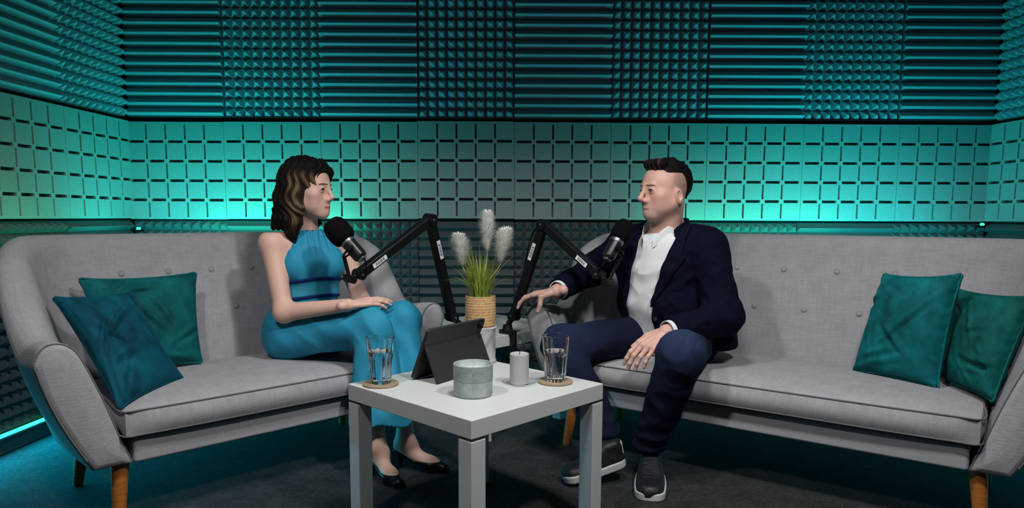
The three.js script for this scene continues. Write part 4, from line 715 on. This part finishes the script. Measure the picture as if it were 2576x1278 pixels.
// ---- the man: navy blazer over a white shirt, jeans, trainers; one hand on the sofa arm, the other hanging over his thigh
{
  const t = thing('person', 'man with short dark hair in a navy blazer, white shirt and jeans, sitting', 'person', [0, 0, 0]);
  const skin = [0.72, 0.415, 0.34], skinM = phys(0xffffff, 0.52, { vertexColors: true, sheen: 0.1, sheenRoughness: 0.5 }); t.userData.skinMat = std(lin(...skin), 0.55);
  const f = nrm([-0.74, 0, 0.67]), sd = [f[2], 0, -f[0]], up = [0, 1, 0];
  const P = [2.535, 0.470, 0.865], W = [2.515, 0.615, 0.865], C = [2.502, 0.745, 0.868], N = [2.495, 0.880, 0.872], H = [2.480, 1.056, 0.925], HS = 1.02;
  const hipL = add(P, [sd, 0.095]), hipR = add(P, [sd, -0.095]), shL = add(N, [sd, 0.185], [up, -0.035]), shR = add(N, [sd, -0.185], [up, -0.040]);
  const elL = [2.668, 0.590, 1.120], wrL = [2.425, 0.552, 1.245], elR = [2.235, 0.722, 0.640], wrR = [2.066, 0.655, 0.850];
  const knL = [2.455, 0.490, 1.345], knR = [2.072, 0.462, 1.020], anL = [2.395, 0.105, 1.185], anR = [2.225, 0.145, 1.160];
  const headB = basis([-0.935, -0.02, 0.355], [-0.02, 1, 0.0]), HL = local(H, headB, HS), hf = headField(HL, HS, { nose: 1.1, jaw: 1.08, lips: 0.75 });
  const torso = [bone(add(P, [sd, -0.08]), add(P, [sd, 0.08]), 0.105), bone(add(W, [sd, -0.060], [f, 0.02]), add(W, [sd, 0.060], [f, 0.02]), 0.110), bone(add(C, [sd, -0.075]), add(C, [sd, 0.075]), 0.108), bone(P, W, 0.11, 0.112), bone(W, C, 0.112, 0.11), bone(add(N, [sd, -0.13], [up, -0.05]), add(N, [sd, 0.13], [up, -0.05]), 0.066), bone(C, add(N, [up, -0.05]), 0.105, 0.075)];
  const neck = [bone(add(N, [up, -0.03]), add(H, [headB.F, -0.018], [headB.U, -0.055]), 0.060, 0.058)];
  const arms = [bone(add(shL, [sd, -0.05]), shL, 0.062, 0.056), bone(shL, elL, 0.054, 0.042), bone(elL, wrL, 0.043, 0.028), bone(add(shR, [sd, 0.05]), shR, 0.062, 0.056), bone(shR, elR, 0.054, 0.042), bone(elR, wrR, 0.043, 0.028)];
  const legs = [bone(hipL, knL, 0.074, 0.056), bone(knL, anL, 0.052, 0.034), bone(hipR, knR, 0.074, 0.056), bone(knR, anR, 0.052, 0.034)];
  const toeL = [2.362, 0.032, 1.340], toeR = [2.130, 0.035, 1.232];
  const feet = [bone(add(anL, [up, -0.05]), toeL, 0.030, 0.016), bone(add(anR, [up, -0.06]), toeR, 0.030, 0.016)];
  const body = [...torso, ...neck, ...arms, ...legs, ...feet], bf = bones(body, 0.035), neckTop = N[1] + 0.022;
  const hR = handBones(wrR, [-0.78, -0.20, -0.56], [-0.16, 0.97, -0.10], [-0.62, 0, 0.75], 1.06, [[0.18, 0.45, 0.35], [0.15, 0.45, 0.35], [0.15, 0.45, 0.35], [0.15, 0.4, 0.3]], [0.15, 0.38, -1.0], 0.09);
  const hL = handBones(wrL, [-0.80, -0.42, 0.40], [-0.30, 0.80, 0.52], [-0.45, 0.1, -0.85], 1.06, [[0.40, 0.35, 0.22], [0.45, 0.38, 0.25], [0.42, 0.40, 0.25], [0.35, 0.38, 0.25]], [0.9, 0.25, -0.35], 0.05);
  const main = isoMesh((x, y, z) => smax(bf(x, y, z), y - neckTop, 0.004), [1.93, -0.01, 0.56], [2.82, 1.02, 1.46], 0.0095);
  const headG = isoMesh((x, y, z) => smax(smin(hf(x, y, z), bf(x, y, z), 0.024), neckTop - 0.014 - y, 0.002), add(H, [[1, 1, 1], -0.165]), add(H, [[1, 1, 1], 0.16]), 0.0019);
  const tone = (x, y, z) => {
    const [a, b, c] = HL.to(x, y, z), m = Math.abs(a); let col = skin;
    const lip = sstep(0.008, 0.003, Math.abs(b + 0.0665)) * sstep(0.025, 0.018, m) * sstep(0.072, 0.079, c); col = mixc(col, [0.46, 0.17, 0.15], lip * 0.75);
    const slit = sstep(0.0016, 0.0004, Math.abs(b + 0.0663)) * sstep(0.022, 0.016, m) * sstep(0.072, 0.078, c); col = mixc(col, [0.16, 0.05, 0.04], slit);
    const fade = sstep(0.022, -0.012, c + 0.25 * (b - 0.05)) * sstep(-0.004, 0.02, b) * sstep(0.040, 0.056, m) + sstep(-0.05, -0.07, c) * sstep(-0.10, -0.07, b); col = mixc(col, [0.16, 0.105, 0.08], clamp(fade, 0, 1) * (0.55 + 0.35 * noise(x * 500, y * 500, z * 500)));
    const beard = sstep(-0.05, -0.08, b) * sstep(0.0, 0.03, c + 0.02) * 0.16; col = mixc(col, [0.30, 0.20, 0.17], beard);
    const ch = Math.exp(-((m - 0.04) ** 2 + (b + 0.025) ** 2 + (c - 0.07) ** 2) / 0.0009) + Math.exp(-(m * m + (b + 0.03) ** 2 + (c - 0.108) ** 2) / 0.0004); col = mixc(col, [0.66, 0.29, 0.25], 0.5 * clamp(ch, 0, 1));
    return col;
  };
  part('body', withColour(joinIndexed([main, headG, handMesh(hR, [arms[5]], 0.0028), handMesh(hL, [arms[2]], 0.0028)]), tone), skinM, t);
  eyesAndBrows(t, HL, HS, [0.06, 0.08, 0.09], lin(0.13, 0.075, 0.052), 0.003, hf);
  // hair: long on top with a short quiff, clipped sides
  const cap = ell(0, 0.036, -0.016, 0.078, 0.086, 0.098), quiff = bones([bone([-0.040, 0.100, 0.042], [0.040, 0.100, 0.042], 0.020, 0.020), bone([-0.036, 0.108, -0.01], [0.036, 0.108, -0.01], 0.018, 0.018), bone([-0.028, 0.106, 0.060], [0.030, 0.106, 0.060], 0.012, 0.012)], 0.02);
  const hairF = (x, y, z) => { const [a, b, c] = HL.to(x, y, z); let d = smin(cap(a, b, c), quiff(a, b, c), 0.015); if (d > 0.03) return d; const line = 0.066 + 0.012 * sstep(0.02, 0.05, c) - 0.150 * sstep(-0.030, -0.095, c); d = smax(d, line - b, 0.006); d = smax(d, c - 0.080, 0.006); return (d - 0.0012 * Math.sin(a * 330 + 5 * noise(a * 20, b * 20, c * 12)) * sstep(0.05, 0.09, b) - 0.003 * noise(a * 40, b * 40, c * 22)) * 0.9 * HS; };
  part('hair', isoMesh(hairF, add(H, [[1, 1, 1], -0.16]), add(H, [[1, 1, 1], 0.18]), 0.0032, (x, y, z) => { const [a, b, c] = HL.to(x, y, z); return mixc([0.005, 0.004, 0.004], [0.06, 0.038, 0.03], sstep(0.01, 0.06, c) * sstep(0.0, 0.6, Math.sin(a * 330 + 5 * noise(a * 20, b * 20, c * 12))) * 0.7); }), phys(0xffffff, 0.75, { vertexColors: true, specularIntensity: 0.25 }), t);
  // shirt and blazer, in the chest's own frame (x: own left, y: up from the neck, z: forward)
  const T = local(N, { X: sd, U: up, F: f });
  const shirtM = std(lin(0.74, 0.75, 0.76), 0.8), navyM = phys(lin(0.0022, 0.0028, 0.013), 0.85, { specularIntensity: 0.2, sheen: 0.12, sheenRoughness: 0.4, sheenColor: lin(0.01, 0.014, 0.08) });
  const sf = bones(inflate(torso, 0.010), 0.05);
  part('shirt', isoMesh((x, y, z) => { const [a, b, c] = T.to(x, y, z); let d = sf(x, y, z); d = smax(d, b - 0.010, 0.01); d = smax(d, -0.40 - b, 0.01); return d - 0.0045 * ridges(x, y * 1.6, z, 8) - 0.003 * noise(x * 18, y * 18, z * 18); }, [2.28, 0.46, 0.62], [2.74, 0.92, 1.12], 0.0072), shirtM, t);
  const collar = gridGeo(72, 10, (u, v) => { const a = lerp(0.30, 2 * Math.PI - 0.30, u), open = Math.pow(Math.abs(u - 0.5) * 2, 6), h = lerp(-0.008, 0.054 - 0.026 * open, Math.sin(v * Math.PI)), o = v < 0.5 ? 0.070 : 0.070 + 0.007 * Math.sin((v - 0.5) * Math.PI), r = o + 0.012 * open; const q = T.from(r * Math.sin(a) * 1.02, 0.012 + h - 0.035 * open - 0.012 * Math.cos(a), r * Math.cos(a) * 1.05 + 0.004 + 0.022 * open); return q; });
  part('shirt_collar', collar, std(lin(0.74, 0.75, 0.76), 0.8, { side: THREE.DoubleSide }), t);
  for (let i = 0; i < 2; i++) { const b = -0.07 - i * 0.08; let z = 0.2; for (; z > 0.02; z -= 0.001) { const p = T.from(0.0, b, z); if (sf(...p) < 0.0) break; } const p = T.from(0.002, b, z + 0.001); const g = new THREE.CylinderGeometry(0.0052, 0.0052, 0.0022, 16); g.rotateX(Math.PI / 2).applyMatrix4(new THREE.Matrix4().makeBasis(V(...sd), V(0, 1, 0), V(...f)).setPosition(...p)); part('shirt_button', g, std(lin(0.7, 0.7, 0.68), 0.4), t); }
  const right = b => { const k = [[0.07, 0.135], [0.0, 0.120], [-0.08, 0.100], [-0.25, 0.050], [-0.33, 0.040], [-0.42, 0.070]]; for (let i = 0; i + 1 < k.length; i++) if (b >= k[i + 1][0]) return lerp(k[i + 1][1], k[i][1], clamp((b - k[i + 1][0]) / (k[i][0] - k[i + 1][0]), 0, 1)); return 0.07; };
  const left = b => { const k = [[0.07, -0.090], [0.0, -0.060], [-0.08, -0.055], [-0.22, -0.085], [-0.39, -0.110]]; for (let i = 0; i + 1 < k.length; i++) if (b >= k[i + 1][0]) return lerp(k[i + 1][1], k[i][1], clamp((b - k[i + 1][0]) / (k[i][0] - k[i + 1][0]), 0, 1)); return -0.12; };
  const bl = [...inflate(torso, 0.026), bone(add(P, [sd, -0.09], [f, -0.03]), add(P, [sd, 0.13], [f, -0.03]), 0.125), bone(add(N, [sd, 0.088], [up, 0.000]), add(shL, [sd, 0.0]), 0.048, 0.062), bone(add(N, [sd, -0.088], [up, 0.000]), add(shR, [sd, 0.0]), 0.048, 0.062), bone(add(N, [f, -0.075], [up, -0.02]), add(N, [f, -0.07], [up, -0.1]), 0.050, 0.07), bone(add(shL, [sd, -0.05]), add(shL, [sd, 0.012]), 0.078, 0.066), bone(add(shL, [sd, 0.012]), elL, 0.070, 0.060), bone(elL, wrL, 0.060, 0.047), bone(add(shR, [sd, 0.05]), add(shR, [sd, -0.012]), 0.078, 0.066), bone(add(shR, [sd, -0.012]), elR, 0.070, 0.058), bone(elR, wrR, 0.058, 0.046)];
  const blf = bones(bl, 0.03), cutAt = (w, e, g) => { const D = nrm(add(w, [e, -1])), q = add(w, [D, -g]); return (x, y, z) => (x - q[0]) * D[0] + (y - q[1]) * D[1] + (z - q[2]) * D[2]; };
  const cuffL = cutAt(wrL, elL, 0.022), cuffR = cutAt(wrR, elR, 0.022), nearR = bones([bone(elR, add(wrR, [nrm(add(wrR, [elR, -1])), 0.06]), 0.07)], 0.01), nearL = bones([bone(elL, add(wrL, [nrm(add(wrL, [elL, -1])), 0.06]), 0.07)], 0.01);
  const creases = (x, y, z) => 0.006 * noise(x * 10, y * 10, z * 10) + 0.0055 * ridges(x + 0.5 * y, y * 1.3 - 0.4 * x, z, 11) + 0.003 * ridges(x, y, z, 23);
  const blazer = (x, y, z) => {
    let d = blf(x, y, z); if (d > 0.05) return d;
    const [a, b, c] = T.to(x, y, z);
    d -= creases(x, y, z) * sstep(0.03, -0.08, b);
    const open = Math.max(a - right(b), left(b) - a, 0.035 - c); d = smax(d, -open, 0.004);
    d = smax(d, b - 0.045 - 0.02 * sstep(0.03, -0.03, c), 0.008); d = smax(d, -(Math.hypot(a, c + 0.002) - 0.080) * (b > -0.05 ? 1 : -1) - (b > -0.05 ? 0 : 9), 0.004);
    d = smax(d, -0.435 + 0.05 * sstep(0.02, 0.12, c) - b, 0.01);
    if (nearR(x, y, z) < 0) d = smax(d, cuffR(x, y, z), 0.004); if (nearL(x, y, z) < 0) d = smax(d, cuffL(x, y, z), 0.004);
    return d;
  };
  const bz = part('blazer', isoMesh(blazer, [1.98, 0.40, 0.52], [2.84, 0.95, 1.36], 0.0075), navyM, t);
  const surfZ = (a, b, off) => { let z = 0.26; for (; z > -0.02; z -= 0.0015) if (blf(...T.from(a, b, z)) - creases(...T.from(a, b, z)) * sstep(0.03, -0.08, b) < off) break; return z; };
  const lapel = (edge, k, y0, y1, wid) => {
    const notch = 0.34, W2 = u => u < notch ? lerp(0.030, wid * 0.80, u / notch) : lerp(wid, 0.004, Math.pow((u - notch) / (1 - notch), 1.15));
    const at = (u, v, o) => { const b = lerp(y0, y1, u), a = edge(b) + k * (W2(u) * v - 0.002), z = surfZ(a, b, o + 0.003 * Math.sin(v * Math.PI)); return T.from(a, b, z); };
    return soup([gridGeo(30, 8, (u, v) => at(u, v, 0.009)), gridGeo(30, 2, (u, v) => { const p = at(u, 1, 0.009), q = at(u, 1, 0.0); return [0, 1, 2].map(i => lerp(p[i], q[i], v)); }), gridGeo(30, 2, (u, v) => { const p = at(u, 0, 0.009), q = at(u, 0, -0.004); return [0, 1, 2].map(i => lerp(p[i], q[i], v)); })]);
  };
  const lapM = phys(lin(0.0026, 0.0034, 0.015), 0.85, { specularIntensity: 0.2, sheen: 0.12, sheenRoughness: 0.4, sheenColor: lin(0.01, 0.014, 0.08), side: THREE.DoubleSide });
  part('lapel', lapel(right, 1, 0.040, -0.27, 0.070), lapM, bz); part('lapel', lapel(left, -1, 0.030, -0.24, 0.060), lapM, bz);
  part('blazer_collar', (() => { const at = (u, v, o) => { const an = lerp(0.95, 2 * Math.PI - 0.95, u), end = Math.pow(Math.abs(u - 0.5) * 2, 4), h = lerp(-0.030, 0.066 - 0.040 * end, v), r = 0.086 + 0.022 * (1 - v) + 0.016 * end + o; return T.from(r * Math.sin(an) * 1.05, 0.004 + h - 0.004 * Math.cos(an), r * Math.cos(an) * 1.0 + 0.004); }; return soup([gridGeo(60, 6, (u, v) => at(u, v, 0.005)), gridGeo(60, 6, (u, v) => at(u, v, -0.003)), gridGeo(60, 2, (u, v) => at(u, 1, lerp(0.005, -0.003, v)))]); })(), lapM, bz);
  { const b = -0.315, a = right(b) + 0.022, z = surfZ(a, b, 0.0), g = new THREE.CylinderGeometry(0.0085, 0.0085, 0.004, 20); g.rotateX(Math.PI / 2).applyMatrix4(new THREE.Matrix4().makeBasis(V(...sd), V(0, 1, 0), V(...f)).setPosition(...T.from(a, b, z + 0.001))); part('blazer_button', g, std(lin(0.03, 0.03, 0.035), 0.3), bz); }
  for (const [w, e, r] of [[wrL, elL, 0.0405], [wrR, elR, 0.0395]]) { const D = V(...nrm(add(w, [e, -1]))), a = V(...w).addScaledVector(D, -0.04), g = new THREE.CylinderGeometry(r, r, 0.034, 36, 1, true); const o2 = new THREE.CylinderGeometry(r - 0.003, r - 0.003, 0.034, 36, 1, true), rim = new THREE.RingGeometry(r - 0.003, r, 36); rim.rotateX(-Math.PI / 2).translate(0, 0.017, 0); const q = soup([g, o2, rim]); q.translate(0, 0.017, 0).applyQuaternion(new THREE.Quaternion().setFromUnitVectors(V(0, 1, 0), D)).translate(a.x, a.y, a.z); part('shirt_cuff', q, std(lin(0.74, 0.75, 0.76), 0.8, { side: THREE.DoubleSide }), t); }
  // jeans
  const jl = [bone(add(P, [sd, -0.09]), add(P, [sd, 0.09]), 0.112), bone(hipL, knL, 0.092, 0.074), bone(hipR, knR, 0.090, 0.070), bone(knL, add(anL, [up, 0.03]), 0.074, 0.060), bone(knR, add(anR, [up, 0.03]), 0.072, 0.060)], jf = bones(jl, 0.035);
  const jeans = (x, y, z) => { let d = jf(x, y, z); if (d > 0.04) return d; d = smax(d, y - 0.60, 0.01); d = smax(d, 0.098 - y, 0.004); const low = sstep(0.30, 0.12, y); return d - 0.006 * noise(x * 9, y * 9, z * 9) - 0.005 * ridges(x * 0.7 + y * 0.4, y, z * 0.7, 13) - low * 0.006 * Math.sin(y * 120 + 3 * noise(x * 10, y * 6, z * 10)); };
  const denimTex = dataTex(256, (u, v) => { const n = 0.72 + 0.04 * noise(u * 60, v * 10, 4) + 0.12 * noise(u * 6, v * 6, 2) + 0.03 * Math.sin((u + v) * 400); return [n * 0.95, n * 0.97, n]; }, true, 3);
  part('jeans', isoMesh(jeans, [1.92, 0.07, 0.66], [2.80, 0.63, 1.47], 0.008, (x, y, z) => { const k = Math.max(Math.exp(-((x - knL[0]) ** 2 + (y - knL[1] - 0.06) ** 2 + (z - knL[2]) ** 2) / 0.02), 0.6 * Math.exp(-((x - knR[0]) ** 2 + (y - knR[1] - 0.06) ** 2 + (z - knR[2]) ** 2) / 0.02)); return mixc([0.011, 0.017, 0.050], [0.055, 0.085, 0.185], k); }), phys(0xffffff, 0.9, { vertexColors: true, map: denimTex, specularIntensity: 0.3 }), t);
  // trainers: dark uppers, white rubber soles, laces
  const trainer = (heel, toe, lift) => {
    const d2 = nrm(add(toe, [heel, -1])), L0 = Math.hypot(...add(toe, [heel, -1])), B = basis(d2), K = local(heel, B);
    const half = q => { const t2 = clamp(q / L0, 0, 1); return 0.036 + 0.014 * Math.sin(t2 * 3.0) + 0.004 * t2; };
    const foot = (a, c, g) => { const h = half(c) + g, e0 = Math.max(0, 0.035 - c), e1 = Math.max(0, c - (L0 - 0.045)); return Math.hypot(Math.max(0, Math.abs(a) - Math.max(0.004, h - 0.034)), Math.max(e0, e1)) - 0.034; };
    const G = local(heel, B); const sole = (x, y, z) => { const [a, b, c] = G.to(x, y, z); return smax(foot(a, c, 0.004), Math.abs(b - 0.014) - 0.0145, 0.006); };
    const upper = (x, y, z) => { const [a, b, c] = G.to(x, y, z), top = lerp(0.105, 0.052, sstep(0.05, L0 - 0.06, c)); const w = (b - 0.02) * 0.16; let d = smax(foot(a, c, -w), b - top, 0.028); d = smax(d, 0.012 - b, 0.003); return d - 0.002 * noise(x * 30, y * 30, z * 30); };
    const lo = [0, 1, 2].map(i => Math.min(heel[i], toe[i]) - 0.08), hi = [0, 1, 2].map(i => Math.max(heel[i], toe[i]) + 0.08); hi[1] += 0.06;
    const sh = part('shoe', isoMesh(upper, lo, hi, 0.0042), std(lin(0.008, 0.009, 0.013), 0.55), t);
    part('shoe_sole', isoMesh(sole, lo, hi, 0.004), std(lin(0.62, 0.60, 0.58), 0.6), sh);
    for (let i = 0; i < 5; i++) { const c = L0 - 0.085 - i * 0.022, pts = []; for (let q = 0; q <= 8; q++) { const a = lerp(-0.026, 0.026, q / 8); let b = 0.13; for (; b > 0.03; b -= 0.001) if (upper(...G.from(a, b, c + 0.006 * (i % 2 ? 1 : -1) * q / 8)) < 0.0005) break; pts.push(V(...G.from(a, b + 0.001, c + 0.006 * (i % 2 ? 1 : -1) * q / 8))); } part('shoelace', tube(pts, 0.0022, 20, 6), std(lin(0.02, 0.025, 0.035), 0.8), sh); }
    if (lift) { const g = []; for (let q = 0; q <= 6; q++) { const a = lerp(-0.9, 0.9, q / 6); g.push(V(...G.from(0.036 * Math.sin(a), 0.075, 0.012 - 0.030 * (Math.cos(a) - 1) * -1 - 0.010))); } part('heel_tab', isoMesh((x, y, z) => { const [a, b, c] = G.to(x, y, z); return smax(smax(upper(x, y, z) - 0.002, Math.abs(b - 0.068) - 0.024, 0.003), Math.max(c - 0.016, Math.abs(a) - 0.024), 0.003); }, lo, hi, 0.0035), std(lin(0.55, 0.57, 0.56), 0.6), sh, 'white heel patch'); }
  };
  trainer([2.405, 0.0, 1.150], [2.345, 0.0, 1.425], false);
  trainer([2.300, 0.062, 1.205], [2.060, 0.004, 1.250], true);
}

scene.traverse(o => { if (o.isMesh) { o.castShadow = true; o.receiveShadow = true; } });
renderer.render(scene, camera);
